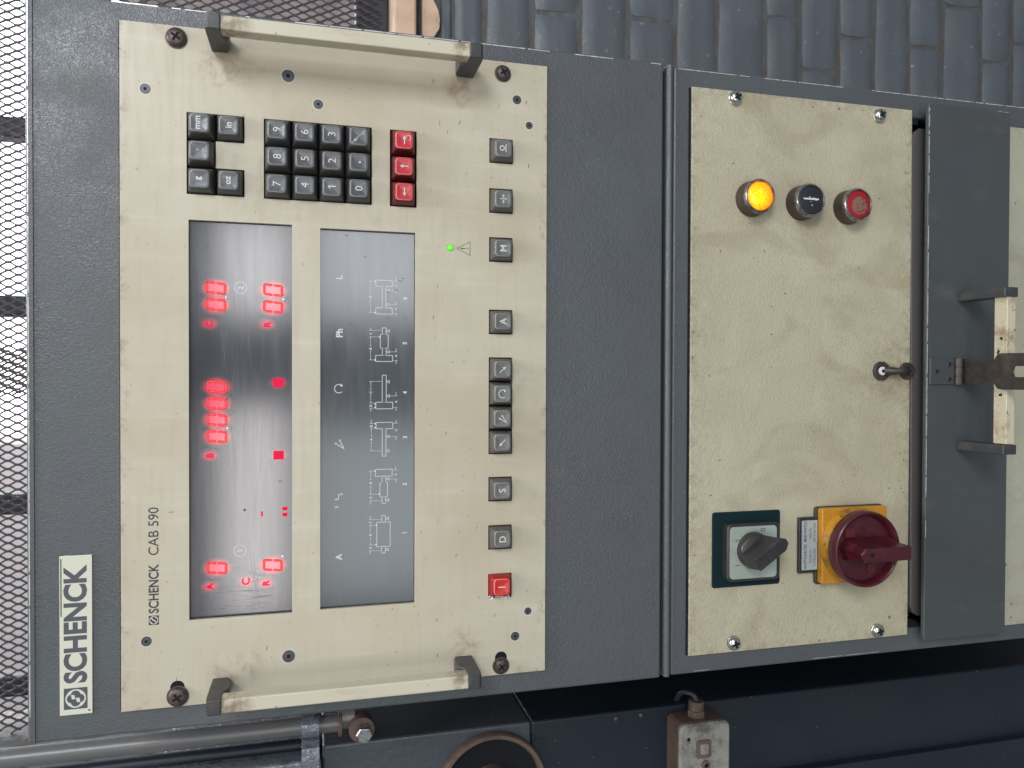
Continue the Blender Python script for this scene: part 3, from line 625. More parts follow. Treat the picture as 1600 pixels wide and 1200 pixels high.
key('deep', -169.6, KZ+.2, lambda bm: strip(bm, (0, 3.2), (0, -2.6), .75, LEGY), 'bright red key marked with a bar')
for k_, c_ in PR.values():
    bpy.data.objects.remove(c_); bpy.data.objects.remove(k_)
bm = NB(); rs = random.Random(5)
for q in range(26):
    x, z = -179.6 + rs.uniform(-.9, 1.6), KZ + 8.6 - q*.66 + rs.uniform(-.4, .4); a = rs.uniform(0, 6.28); s_ = rs.uniform(.5, 1.2)
    poly(bm, [(x + s_*math.cos(a+k*2.1)*rs.uniform(.6, 1.2), z + s_*math.sin(a+k*2.1)) for k in range(3)], FY - rs.uniform(.2, 1.2), FY+1)
o = fin(bm, 'flaked_sealant', MAT['white_dab'], ins); o['kind'] = 'stuff'
# ---- display windows
def quadmesh(name, x0, x1, z0, z1, y, mat, parent, label=None):
    bm = NB(); box(bm, x0, x1, y, y+2, z0, z1); return fin(bm, name, mat, parent, label=label)
d1 = quadmesh('display_window', W1[0]-1, W1[1]+1, W1[2]-1, W1[3]+1, 1.2, MAT['acrylic'], ins, 'smoked window with glowing red digits')
d2 = quadmesh('display_window', W2[0]-1, W2[1]+1, W2[2]-1, W2[3]+1, 1.2, MAT['acrylic2'], ins, 'smoked window printed with six rotor diagrams')
DY = 1.14
_gl = [0]
def halo(bm, cx, cz, w, h):
    _gl[0] += 1; y = DY + .045 - _gl[0]*.0012
    bm.faces.new([bm.verts.new((p.x, y, p.z)) for p in rounded(cx, cz, w, h, min(w, h)*.3, y)])
def digit(cx, cz, w=9.4, h=14.0):
    bm = NB(); halo(bm, cx, cz, w+9, h+13); fin(bm, 'digit_halo', MAT['led_halo'], d1)
    bm = NB(); g = .35; t = 1.75; sh = .10
    def seg(p):
        pts = [(cx + x + (z)*sh, cz + z) for x, z in p]; tri(bm, pts, DY, 1)
        mx = sum(q[0] for q in pts)/len(pts); mz = sum(q[1] for q in pts)/len(pts); out = []
        for q in pts:
            d = Vector((q[0]-mx, q[1]-mz)); kx_ = max(0, abs(d.x)-.28)*(1 if d.x > 0 else -1); kz_ = max(0, abs(d.y)-.28)*(1 if d.y > 0 else -1); out.append((mx+kx_, mz+kz_))
        tri(bm, out, DY-.02, 0)
    hw, hh = w/2 - .3, h/2
    for s in (1, -1):
        zo, zi = s*hh, s*(hh - t)
        seg([(-hw+1.2, zo), (hw-1.2, zo), (hw-.5, zo-s*.8), (hw-t-.1, zi), (-hw+t+.1, zi), (-hw+.5, zo-s*.8)])
    for s in (1, -1):
        for u in (1, -1):
            xo, xi = s*hw, s*(hw-t)
            seg([(xo, u*(hh-1.3)), (xo, u*.9), (xo-s*.7, u*g), (xi, u*.9), (xi, u*(hh-t-g)), (xo-s*.45, u*(hh-1.0))])
    fin(bm, 'digit', [MAT['led'], MAT['led_edge']], d1)
def led_glow(cx, cz, s):
    bm = NB(); halo(bm, cx, cz, s*1.3, s*1.5); fin(bm, 'lamp_halo', MAT['lamp_halo'], d1)
for x in (57.9, 45.9): digit(x, 92.9)
for x in (-13.5, -25.5, -37.3, -49.4): digit(x, 92.3)
digit(-144.8, 92.4)
for x in (57.6, 45.2): digit(x, 53.4)
digit(-145.0, 53.8)
for x, z in ((51.6, 86.2), (-43.4, 85.2), (51.0, 46.4), (-138.8, 47)): bm = NB(); disc(bm, x, z, .6, DY-.02, 12); fin(bm, 'decimal_point', MAT['led_dot'], d1)
for ch, x, z in (('C', 32, 97.4), ('R', 32.4, 57.6), ('B', -63, 97), ('A', -158, 97.3), ('R', -157.8, 58.6)):
    bm = NB(); text(bm, ch, DY, cx=x, cz=z, h=4.9, weight=.03); fin(bm, 'lit_letter', MAT['led_text'], d1)
bm = NB(); text(bm, 'C', DY, cx=-156, cz=72.6, h=5.5, weight=.02); fin(bm, 'lit_letter', MAT['led_text'], d1)
for x, z in ((-10.5, 49.8), (-63.9, 49.6)):
    bm = NB(); slab(bm, x, z, 6.4, 7.4, .8, DY, DY+.03); [strip(bm, (x-1.7, z+q), (x+1.7, z+q), .5, DY-.02, 1) for q in (-2.2, 0, 2.2)]; [strip(bm, (x+q, z-2.4), (x+q, z+2.4), .45, DY-.03, 1) for q in (-1.8, 1.8)]
    fin(bm, 'unit_lamp', [MAT['led_text'], M('led_dark', (.2, .0, .03, 1), .4).emit((.7, 0, .1, 1), .4).m], d1)
bm = NB(); slab(bm, -106.8, 61.3, 3.6, 1.4, .4, DY, DY+.03); slab(bm, -103.6, 45.2, 2.6, 3.6, .6, DY, DY+.03); slab(bm, -108.0, 45.2, 2.6, 3.6, .6, DY, DY+.03); fin(bm, 'small_lamps', MAT['led_text'], d1)
for x, z, s in ((32, 97.4, 10), (32.4, 57.6, 10), (-63, 97, 10), (-158, 97.3, 10), (-157.8, 58.6, 10), (-156, 72.6, 11), (-10.5, 49.8, 13), (-63.9, 49.6, 13)): led_glow(x, z, s)
bm = NB()
for ch, x, z in (('2', 58.6, 76.1), ('1', -133.1, 76.7)): arc(bm, x, z, 4.2, 0, 360, .45, DY-.03, 30); text(bm, ch, DY-.03, cx=x, cz=z, h=4.2, weight=.02)
fin(bm, 'printed_numbers', MAT['window_print'], d1)
bm = NB(); rs = random.Random(11)
def scratch(bm, x, z, ln, ang, w=.16, curve=.3, y=DY-.04):
    p = (x, z)
    for k in range(8):
        q = (p[0] + ln/8*math.cos(ang), p[1] + ln/8*math.sin(ang)); strip(bm, p, q, w*(.4+.6*math.sin((k+.5)/8*math.pi)), y); p = q; ang += curve/8
for _ in range(26): scratch(bm, rs.uniform(-176, -140), rs.uniform(50, 88), rs.uniform(12, 30), math.pi/2 + rs.uniform(-.25, .25), .14, rs.uniform(-.5, .5))
for _ in range(22): scratch(bm, rs.uniform(-150, 80), rs.uniform(60, 92), rs.uniform(25, 60), math.pi + rs.uniform(-.12, .12), .12, rs.uniform(-.2, .2))
o = fin(bm, 'scratches', M('scratch_haze', (0.16, 0.155, 0.165, 1), .45).m, d1); o['kind'] = 'stuff'
bm = NB(); disc(bm, -103.5, 73.5, .9, DY-.05, 8); scratch(bm, 17, 46, 3, 1.9, .7); scratch(bm, -83, 47, 3, 1.6, .6); scratch(bm, 88, 97, 2.5, 1.4, .6); o = fin(bm, 'specks', MAT['black_print'], d1); o['kind'] = 'stuff'
DIAGRAMS = {
 1: [('R',-111.9,-25.8,-117.1,-28.5),('R',-116.8,-22.0,-135.6,-32.1),('R',-135.3,-25.6,-140.5,-28.4),('D',-118.9,-21.7),('D',-133.8,-21.5),('T',-114.1,-28.7),('T',-138.1,-28.6),('L',-111.8,-17.1,-114.5,-17.1),('L',-118.9,-17.1,-124.6,-17.1),('L',-128.0,-17.1,-133.8,-17.1),('L',-138.2,-17.1,-140.7,-17.1),('L',-114.4,-16.2,-114.9,-25.9),('L',-118.8,-16.2,-119.1,-21.5),('L',-133.8,-16.2,-134.1,-21.5),('L',-138.2,-16.2,-138.7,-25.6),('S','C',-116.7,-17.1),('S','B',-126.2,-17.1),('S','A',-136.1,-17.1),('N','1',-126.0,-43.2)],
 2: [('R',-76.5,-20.9,-81.8,-33.6),('R',-81.5,-25.9,-86.8,-28.8),('R',-86.7,-24.3,-97.5,-30.1),('R',-97.3,-25.9,-102.5,-28.6),('D',-77.6,-20.7),('D',-95.3,-23.8),('T',-83.9,-29.0),('T',-100.1,-29.0),('L',-77.7,-17.4,-84.7,-17.4),('L',-88.2,-17.4,-95.2,-17.4),('L',-100.2,-17.4,-103.3,-17.4),('L',-77.6,-16.1,-77.8,-20.7),('L',-95.2,-16.1,-95.5,-23.7),('L',-100.2,-16.1,-100.6,-25.9),('S','B',-86.5,-17.4),('S','A',-97.9,-17.4),('L',-77.2,-33.6,-77.3,-37.7),('L',-84.0,-31.4,-84.2,-37.7),('L',-74.8,-36.3,-77.2,-36.3),('L',-84.1,-36.3,-86.9,-36.3),('S','C',-80.7,-36.0),('N','2',-88.3,-43.1)],
 3: [('R',-40.7,-21.4,-45.5,-34.0),('R',-45.4,-26.0,-66.4,-28.8),('D',-41.6,-20.9),('D',-44.6,-20.9),('T',-51.5,-29.0),('T',-62.3,-29.0),('L',-38.7,-17.8,-41.4,-17.8),('L',-44.8,-17.8,-51.8,-17.8),('L',-55.2,-17.8,-62.3,-17.8),('L',-41.4,-16.7,-41.4,-20.7),('L',-44.8,-16.7,-44.9,-20.7),('L',-62.2,-16.7,-62.5,-26.0),('S','B',-43.3,-17.8),('S','A',-53.6,-17.8),('L',-41.3,-34.0,-41.4,-38.0),('L',-51.6,-31.4,-51.7,-37.7),('L',-38.9,-36.5,-41.4,-36.5),('L',-51.7,-36.5,-54.6,-36.5),('S','C',-46.6,-36.5),('N','3',-52.3,-43.4)],
 4: [('R',-4.7,-26.0,-25.4,-29.0),('R',-25.3,-21.2,-30.3,-33.9),('D',-26.6,-20.8),('D',-29.1,-20.8),('T',-9.6,-29.1),('T',-20.5,-29.2),('L',-9.6,-17.4,-16.1,-17.4),('L',-19.2,-17.4,-25.8,-17.4),('L',-9.4,-16.2,-9.4,-26.0),('L',-25.8,-16.2,-25.8,-20.3),('L',-29.7,-16.2,-29.7,-20.3),('S','C',-17.7,-17.4),('S','B',-27.8,-17.4),('L',-29.7,-17.4,-32.2,-17.4),('L',-20.5,-31.6,-20.5,-37.5),('L',-29.4,-33.9,-29.4,-37.8),('L',-17.5,-36.5,-20.5,-36.5),('L',-29.4,-36.5,-32.1,-36.5),('S','A',-25.0,-36.5),('N','4',-18.0,-43.2)],
 5: [('R',31.4,-26.0,26.6,-28.9),('R',26.5,-24.5,15.9,-30.4),('R',15.8,-26.0,10.5,-28.9),('R',10.4,-21.0,5.8,-33.8),('D',24.4,-24.1),('D',6.9,-20.7),('T',29.1,-29.1),('T',13.2,-29.1),('L',31.5,-17.2,29.3,-17.2),('L',24.4,-17.2,17.1,-17.2),('L',13.9,-17.2,6.9,-17.2),('L',29.3,-16.1,29.5,-26.0),('L',24.4,-16.1,24.5,-24.1),('L',6.9,-16.1,6.9,-20.3),('S','C',26.8,-17.2),('S','B',15.5,-17.2),('L',13.2,-31.5,13.2,-37.1),('L',6.6,-33.8,6.6,-37.8),('L',15.7,-36.4,13.2,-36.4),('L',6.6,-36.4,3.9,-36.4),('S','A',10.1,-36.4),('N','5',19.9,-43.1)],
 6: [('R',67.5,-21.1,63.0,-33.5),('R',62.8,-25.8,46.7,-28.6),('R',46.5,-21.1,41.9,-33.5),('D',66.8,-20.7),('D',42.9,-20.7),('T',60.1,-28.8),('T',49.2,-28.8),('L',66.7,-17.0,56.5,-17.0),('L',53.3,-17.0,42.8,-17.0),('L',66.6,-15.8,66.8,-20.2),('L',42.8,-15.8,42.9,-20.2),('S','B',54.9,-17.0),('L',66.8,-33.5,66.9,-37.7),('L',60.2,-31.5,60.4,-37.1),('L',49.0,-31.5,49.2,-37.1),('L',42.6,-33.5,42.7,-37.7),('L',70.3,-36.2,66.9,-36.2),('L',60.3,-36.2,57.5,-36.2),('L',51.6,-36.2,49.1,-36.2),('L',42.7,-36.2,40.4,-36.2),('S','C',63.6,-36.2),('S','A',46.0,-36.2),('N','6',54.3,-43.1)],
}
DYP = 1.14
for num, items in DIAGRAMS.items():
    bm = NB(); nbm = NB()
    for e in items:
        if e[0] == 'R':
            _, x0, z0, x1, z1 = e
            for a, b in (((x0, z0), (x1, z0)), ((x1, z0), (x1, z1)), ((x1, z1), (x0, z1)), ((x0, z1), (x0, z0))): strip(bm, a, b, .42, DYP)
        elif e[0] == 'L': strip(bm, e[1:3], e[3:5], .22, DYP)
        elif e[0] == 'D': slab(bm, e[1], e[2], 1.3, 1.1, .4, DYP-.01, DYP)
        elif e[0] == 'T':
            x, z = e[1], e[2]; a, b, c = (x, z), (x-1.15, z-2.3), (x+1.15, z-2.3)
            strip(bm, a, b, .38, DYP); strip(bm, b, c, .38, DYP); strip(bm, c, a, .38, DYP)
        elif e[0] == 'S': text(bm, e[1], DYP, cx=e[2], cz=e[3], h=1.9, weight=.02)
        elif e[1] == '1': strip(nbm, (e[2]+.3, e[3]+1.6), (e[2]+.3, e[3]-1.6), .5, DYP); strip(nbm, (e[2]+.3, e[3]+1.5), (e[2]-.7, e[3]+.7), .4, DYP-.01)
        else: text(nbm, e[1], DYP, cx=e[2], cz=e[3], h=3.2, weight=.025)
    for e in items:
        if e[0] == 'L' and e[2] == e[4]:
            for q, s in ((e[1], 1 if e[1] > e[3] else -1), ):
                tri(bm, [(e[1], e[2]), (e[1]-s*.9, e[2]+.4), (e[1]-s*.9, e[2]-.4)], DYP-.01)
                tri(bm, [(e[3], e[2]), (e[3]+s*.9, e[2]+.4), (e[3]+s*.9, e[2]-.4)], DYP-.01)
    fin(bm, 'rotor_diagram', MAT['window_print'], d2); fin(nbm, 'diagram_number', MAT['window_print'], d2)
bm = NB(); text(bm, 'L', DYP, cx=68.7, cz=6.1, h=4.6, weight=.03); fin(bm, 'printed_symbol', MAT['window_print'], d2)
bm = NB(); text(bm, 'Ph', DYP, cx=26.9, cz=5.9, h=5.0, weight=.03); fin(bm, 'printed_symbol', MAT['window_print'], d2)
bm = NB(); arc(bm, -14.9, 6.3, 3.2, 225, -35, .55, DYP, 28); tri(bm, [(-12.9, 3.2), (-11.0, 4.9), (-13.5, 5.2)], DYP-.01); fin(bm, 'printed_symbol', MAT['window_print'], d2)
bm = NB(); arrow(bm, (-60.2, 2.4), (-55.4, 9.6), .6, 2.0, DYP); arrow(bm, (-60.2, 2.4), (-52.8, 6.2), .6, 2.0, DYP-.01); fin(bm, 'printed_symbol', MAT['window_print'], d2)
bm = NB(); strip(bm, (-98.2, 6.4), (-94.4, 6.4), .5, DYP); arrow(bm, (-98.2, 6.2), (-98.2, 9.6), .5, 2.1, DYP-.01); arrow(bm, (-94.4, 6.6), (-94.4, 2.9), .5, 2.1, DYP-.01); arrow(bm, (-104, 5.9), (-104, 9.6), .5, 2.1, DYP); fin(bm, 'printed_symbol', MAT['window_print'], d2)
bm = NB(); text(bm, 'A', DYP, cx=-141.8, cz=6.2, h=4.8, weight=.03); fin(bm, 'printed_symbol', MAT['window_print'], d2)
bm = NB(); rs = random.Random(21)
for _ in range(9): scratch(bm, rs.uniform(20, 100), rs.uniform(-45, 15), rs.uniform(2, 3.5), 1.2, .45)
o = fin(bm, 'specks', MAT['black_print'], d2); o['kind'] = 'stuff'
# ---- lettering on the plate
PYF = FY - .05
bm = NB(); text(bm, 'SCHENCK', PYF, x0=-173.3, x1=-138.6, z0=130.7, z1=137.4, weight=.022); text(bm, 'CAB 590', PYF, x0=-132.2, x1=-98.4, z0=130.7, z1=137.5, weight=.004); fin(bm, 'lettering', MAT['black_print'], ins)
bm = NB(); emblem(bm, -178.3, 134.0, 6.6, PYF, 0, 1); fin(bm, 'emblem', [MAT['black_print'], MAT['nameplate']], ins)
bm = NB(); lathe(bm, 94.0, -77.3, [(2.3, FY+.5), (2.3, FY-.6), (1.9, FY-1.3), (1.0, FY-1.7)], 24); fin(bm, 'warning_lamp', MAT['green_led'], ins, smooth=50, label='small lit green indicator')
bm = NB(); disc(bm, 94.0, -77.3, 2.7, FY-.03, 24); fin(bm, 'lamp_hole', MAT['black'], ins)
bm = NB(); tp = [(93.8, -82.8), (88.5, -93.0), (99.1, -93.0)]
for a, b in zip(tp, tp[1:]+tp[:1]): strip(bm, a, b, .38, PYF)
tri(bm, [(93.3, -85.6), (94.3, -85.6), (94.0, -89.8), (93.6, -89.8)], PYF); disc(bm, 93.8, -91.2, .45, PYF, 10); fin(bm, 'warning_triangle', MAT['black_print'], ins)
# ---- screws
def cross(bm, cx, cz, r, y, mi=1, a0=.5, w=.24):
    for k in range(2):
        a = a0 + k*math.pi/2; d = Vector((math.cos(a), math.sin(a)))
        strip(bm, (cx - d.x*r, cz - d.y*r), (cx + d.x*r, cz + d.y*r), r*w*2, y - .01*k, mi)
    disc(bm, cx, cz, r*.38, y-.03, 12, mi)
for (x, z, r) in ((232.6, 118.4, 6.6), (231.8, -118.8, 5.7), (-234.0, -118.7, 5.9), (-233.8, 118.3, 6.6)):
    bm = NB(); lathe(bm, x, z, [(r+.9, FY+.1), (r+.9, FY-.5), (r*.98, FY-.6), (r, FY-1.6), (r*.93, FY-2.8), (r*.72, FY-3.6), (r*.4, FY-4.0), (.3, FY-4.05)], 36); cross(bm, x, z, r*.52, FY-4.12, 1, random.uniform(.3, 1.1)); cross(bm, x, z, r*.6, FY-3.75, 1, random.uniform(.3, 1.1)) if False else None
    fin(bm, 'plate_screw', [MAT['screw_brown'], MAT['black']], ins, smooth=40)
bm = NB()
for x, z in ((-229.5, 118.6), (-229.6, -118.7)): slab(bm, x, z, 13.5, 9.6, 4.6, FY-.04, FY-.02)
fin(bm, 'slot_holes', MAT['black'], ins)
for (x, z, r) in ((195.2, 138.8, 3.6), (213.8, 42.8, 4.6), (195.1, 21.4, 3.6), (212.5, -130.3, 3.6), (193.2, -140.4, 3.0), (-192.4, -140.7, 3.0), (-211.6, -130.2, 3.6), (-212.1, 42.5, 4.6), (-192.9, 138.9, 3.6)):
    bm = NB(); lathe(bm, x, z, [(r, FY-.05), (r-.25, FY-.28), (r*.32, FY-.32)], 32); disc(bm, x, z, r*.32, FY-.36, 6, 1)
    arc(bm, x, z, r+.25, 0, 360, .55, FY-.03, 32, 2)
    fin(bm, 'socket_screw', [MAT['screw_black'], MAT['black'], MAT['nameplate']], ins, smooth=40)
# ---- handles
def big_handle(xin, s, label):
    xo = xin + s*10.8; bm = NB()
    h = fin((lambda b: (box(b, min(xin+s*.6, xo-s*.4), max(xin+s*.6, xo-s*.4), FY-38.5, FY-26.5, -86.0, 86.0), b)[1])(NB()), 'side_handle', MAT['handle_bar'], ins, bevel=1.0, seg=3, label=label)
    for q in (1, -1):
        bm = NB()
        prof = [(FY, 95.2), (FY-33, 95.2), (FY-38, 94.6), (FY-40, 93.2), (FY-40, 84.6), (FY-26, 84.6), (FY-21, 80.5), (FY-4, 80.5), (FY, 82)]
        if q == 1: prof = [(FY, 95.0), (FY-33, 95.2), (FY-38, 94.8), (FY-40, 93.4), (FY-40, 85.2), (FY-28, 85.2), (FY-20, 82.0), (FY-12, 81.4), (FY, 84.4)]
        loft(bm, [[Vector((xx, y, q*z)) for y, z in prof] for xx in (xin, xo)])
        bmesh.ops.recalc_face_normals(bm, faces=bm.faces)
        fin(bm, 'handle_arm', MAT['arm'], h, bevel=.7, seg=2)
big_handle(225.6, 1, 'beige grip bar on black arms at the keypad side')
big_handle(-223.4, -1, 'beige grip bar on black arms at the nameplate side')
# ---- scuffs: short slanting marks worn into the paint
def scuffs(bm, n, x0, x1, z0, z1, y, seed, ang=-.25, avoid=(), ln=(2, 5), w=(.25, .8)):
    rs = random.Random(seed); k = 0
    while k < n:
        x, z = rs.uniform(x0, x1), rs.uniform(z0, z1)
        if any(a[0]-3 < x < a[1]+3 and a[2]-3 < z < a[3]+3 for a in avoid): continue
        L_ = rs.uniform(*ln)*(.35 if rs.random() < .55 else 1); W_ = rs.uniform(*w); a = ang + rs.gauss(0, .2); d = Vector((math.cos(a), math.sin(a))); nn = Vector((-d.y, d.x))
        c = Vector((x, z)); P_ = [c - d*L_/2, c - d*L_*.2 + nn*W_*.5*rs.uniform(.6, 1), c + d*L_*.25 + nn*W_*.5, c + d*L_/2, c + d*L_*.2 - nn*W_*.4, c - d*L_*.25 - nn*W_*.5*rs.uniform(.3, 1)]
        tri(bm, [tuple(p) for p in P_], y - k*.0002); k += 1
AV = [W1, W2, num_hole, red_hole] + unit_holes + row_holes + [(-184, -96, 128, 140)]
bm = NB(); scuffs(bm, 44, -236, 236, -152, -55, FY-.03, 3, -.3, AV); scuffs(bm, 16, 188, 238, -150, 130, FY-.03, 4, -.3, AV); scuffs(bm, 18, -236, -186, -150, 130, FY-.03, 5, -.3, AV); scuffs(bm, 16, 110, 122, -150, 130, FY-.03, 8, .2, AV, (1, 3), (.15, .4))
for _ in range(1): scuffs(bm, 34, -238, 238, 112, 153, FY-.03, 6, 1.2, AV, (.5, 1.6), (.15, .35))
o = fin(bm, 'scuff_marks', MAT['scuff'], ins); o['kind'] = 'stuff'
for bx0, bx1, by in ((-240, -214, 1),):
    pass

# ================================================================== LOWER CONTROL PLATE
CY = -2.6
cp = thing('control_plate', 'pebbled beige plate with amber lamp, two push buttons and red main switch', 'control panel', (LPC[0], 0, -503.2))
bm = NB(); plate(bm, -241.6, 238.1, -503.2, -282.5, CY, 0.6, (), extra_x=(0,), extra_z=()); fin(bm, 'plate', MAT['control_plate'], cp, origin=(LPC[0], 0, LPC[1]), bevel=.5)
bm = NB(); plate(bm, -241.0, 237.6, -502.5, -280.6, -1.0, 0.03, [(-230, 228, -495, -295)]); fin(bm, 'gap_shade', MAT['black'], cp)  # black strip painting the dark gap above the control plate
for (x, z) in ((231.4, -322.1), (229.4, -466.6), (-234.3, -469.3), (-233.3, -324.0)):
    bm = NB(); r = 5.6
    lathe(bm, x, z, [(r+.4, CY), (r+.4, CY-1.2), (r, CY-1.4), (r, CY-3.4), (r*.85, CY-4.8), (r*.55, CY-5.7), (.3, CY-5.9)], 32); cross(bm, x, z, r*.6, CY-6.0, 1, random.uniform(.2, .6), .28)
    fin(bm, 'pan_screw', [MAT['zinc'], MAT['black']], cp, smooth=40)
def button(x, z, name, face, label, h=15.0):
    bm = NB(); lathe(bm, x, z, [(15.0, CY), (15.0, CY-2.0), (14.5, CY-3), (14.4, CY-h+3.5)], 48, cap1=False, mi=0)
    lathe(bm, x, z, [(14.4, CY-h+3.5), (14.3, CY-h+1.2), (13.4, CY-h), (12.5, CY-h), (12.1, CY-h+.9), (12.0, CY-h+2.2)], 48, cap1=False, mi=1)
    b = fin(bm, name, [MAT['bezel_side'], MAT['chrome']], cp, smooth=45, label=label); bm = NB()
    if face == 'amber': lathe(bm, x, z, [(11.9, CY-h+2.0), (11.6, CY-h+.9), (10.2, CY-h-.3), (6, CY-h-1.3), (.5, CY-h-1.6)], 48)
    else: lathe(bm, x, z, [(12.0, CY-h+1.5), (11.8, CY-h+.8), (11.3, CY-h+.6), (.5, CY-h+.5)], 48)
    fin(bm, 'lens' if face == 'amber' else 'button_face', MAT[{'amber': 'amber', 'black': 'button_black', 'red': 'button_red'}[face]], b, smooth=45)
    return b
button(147.0, -338.6, 'indicator_lamp', 'amber', 'lit amber indicator lamp'); b2 = button(146.4, -387.4, 'push_button', 'black', 'black push button with a worn white bar'); b3 = button(145.4, -435.2, 'push_button', 'red', 'worn red push button')
hh = CY-15.0+.5
bm = NB(); slab(bm, 147.2, -387.6, 1.3, 15, .6, hh-.15, hh-.02); rs = random.Random(9)
for _ in range(12): disc(bm, 147.2+rs.gauss(0, 2.3), -388+rs.gauss(0, 4), rs.uniform(.3, .8), hh-.16-_*.004, 6)
fin(bm, 'white_bar', MAT['white_print'], b2)
# ---- small rotary switch
rsw = None
bm = NB(); slab(bm, -152.9, -335.9, 64.4, 65.2, 2.2, CY-1.6, CY, chamfer=.5); rsw = fin(bm, 'rotary_switch', MAT['green_seal'], cp, smooth=30, label='black rotary switch on a dark green seal')
bm = NB(); slab(bm, -154.2, -338.0, 49.0, 50.5, 4, CY-9.5, CY-1.5, chamfer=1.2); fin(bm, 'switch_housing', MAT['switch_black'], rsw, smooth=30)
bm = NB(); slab(bm, -154.0, -337.0, 44.2, 44.6, 3.2, CY-10.2, CY-9.4); fin(bm, 'silver_face', MAT['switch_face'], rsw)
bm = NB(); text(bm, '2', CY-10.26, cx=-143.6, cz=-322.2, h=4.6, weight=.0); text(bm, '1', CY-10.26, cx=-164.5, cz=-322.0, h=4.6); text(bm, '0', CY-10.26, cx=-135.2, cz=-346, h=4.6); fin(bm, 'lettering', MAT['black_print'], rsw)
kx, kz = -152.0, -336.6
bm = NB(); lathe(bm, kx, kz, [(15.4, CY-10.2), (15.2, CY-14), (14.2, CY-16.5), (13.4, CY-17)], 40); fin(bm, 'knob_skirt', MAT['switch_black'], rsw, smooth=40)
a = math.radians(-56)           # pointer turned down and right
du = Vector((math.cos(a), 0, math.sin(a))); dn = Vector((-du.z, 0, du.x))
bm = NB()
def bar(y, w, l0, l1, sharp): 
    c = Vector((kx, y, kz)); return [c - du*l0 - dn*w, c + du*(l1-sharp) - dn*w, c + du*l1 - dn*w*.35, c + du*l1 + dn*w*.35, c + du*(l1-sharp) + dn*w, c - du*l0 + dn*w]
loft(bm, [bar(CY-14, 7.6, 14.5, 15.5, 3), bar(CY-20, 6.9, 14.2, 18.0, 4), bar(CY-33, 6.2, 12.5, 21.0, 5), bar(CY-34, 5.6, 11.8, 20.3, 5)])
fin(bm, 'pointer_knob', MAT['switch_black'], rsw, bevel=.6)
# ---- main switch
bm = NB(); slab(bm, -153.6, -437.5, 68.4, 70.0, 3, CY-3.2, CY); box(bm, -177.2, -128.2, CY-3.4, CY-.01, -407, -386.0)
msw = fin(bm, 'main_switch', MAT['switch_black'], cp, bevel=.8, label='maroon rotary main switch on a yellow plate')
bm = NB(); slab(bm, -153.4, -438.6, 66.4, 67.2, 2.4, CY-9.5, CY-3.2, chamfer=.8); fin(bm, 'yellow_plate', MAT['yellow'], msw, smooth=30)
bm = NB(); slab(bm, -152.6, -396.4, 43.5, 15.6, .8, CY-3.75, CY-3.35); lb = fin(bm, 'label_plate', MAT['label_silver'], msw)
bm = NB(); ly = CY-3.8
text(bm, 'HAUPTSCHALTER   MAIN SWITCH', ly, x0=-173.4, x1=-131.6, z0=-393.4, z1=-390.6, weight=.012)
text(bm, 'ÖFFNEN IN', ly, x0=-168.5, x1=-157.0, z0=-398.4, z1=-396.0); text(bm, 'OPEN IN', ly, x0=-147, x1=-138, z0=-398.4, z1=-396.0)
text(bm, '0-STELLUNG', ly, x0=-170.8, x1=-156.0, z0=-402.6, z1=-400.2); text(bm, 'OFF-POSITION', ly, x0=-150, x1=-133.4, z0=-402.6, z1=-400.2)
fin(bm, 'lettering', MAT['black_print'], msw)
mx_, mz_ = -153.4, -436.4
bm = NB(); lathe(bm, mx_, mz_, [(33.2, CY-9.4), (33.0, CY-12), (31.4, CY-14), (30.8, CY-19)], 56); fin(bm, 'yellow_collar', MAT['yellow_dirty'], msw, smooth=40)
bm = NB(); slab(bm, mx_+23.5, mz_+15, 8, 4.5, 2.0, CY-14.6, CY-14.0); disc(bm, mx_+3, mz_+31.6, 1.2, CY-13.2, 10); fin(bm, 'lock_holes', MAT['black'], msw)
bm = NB(); lathe(bm, mx_, mz_, [(31.4, CY-17.5), (32.6, CY-19), (33.0, CY-26), (32.4, CY-28.4), (31.2, CY-29.2), (29.8, CY-28.4), (28.8, CY-26.5), (28.2, CY-21.5), (10, CY-21)], 64); fin(bm, 'maroon_dial', MAT['maroon'], msw, smooth=40)
for q in ((mx_+14, mz_+13, 8, 10, .8), (mx_-18, mz_-9, 8, 9, 3)): bm = NB(); slab(bm, *q, CY-22.1, CY-21.4); fin(bm, 'dial_recess', MAT['maroon_dirty'], msw)
bm = NB()
def grip(y, w, z0, z1, pt): return [Vector((mx_-w, y, mz_+z1)), Vector((mx_-w, y, mz_+z0+pt)), Vector((mx_, y, mz_+z0)), Vector((mx_+w, y, mz_+z0+pt)), Vector((mx_+w, y, mz_+z1)), Vector((mx_, y, mz_+z1+.01))]
gr_ = lambda y, w, zt, zb, pt: [Vector((mx_-w, y, mz_+zb)), Vector((mx_+w, y, mz_+zb)), Vector((mx_+w, y, mz_+zt-pt)), Vector((mx_+w*.2, y, mz_+zt)), Vector((mx_-w, y, mz_+zt-pt))]
loft(bm, [gr_(CY-21.2, 9.5, 24, -26, 5), gr_(CY-34, 6.4, 21.5, -26.5, 5), gr_(CY-47, 5.9, 26.5-4, -27.5, 4.5), gr_(CY-48, 5.3, 21.6, -26.9, 4.2)])
fin(bm, 'grip', MAT['maroon'], msw, bevel=.7)
bm = NB(); lathe(bm, mx_+.4, mz_+12, [(2.0, CY-48.05), (1.9, CY-48.3)], 20); strip(bm, (mx_-1, mz_+11), (mx_+1.8, mz_+13), .6, CY-48.35); fin(bm, 'grip_screw', MAT['black'], msw)
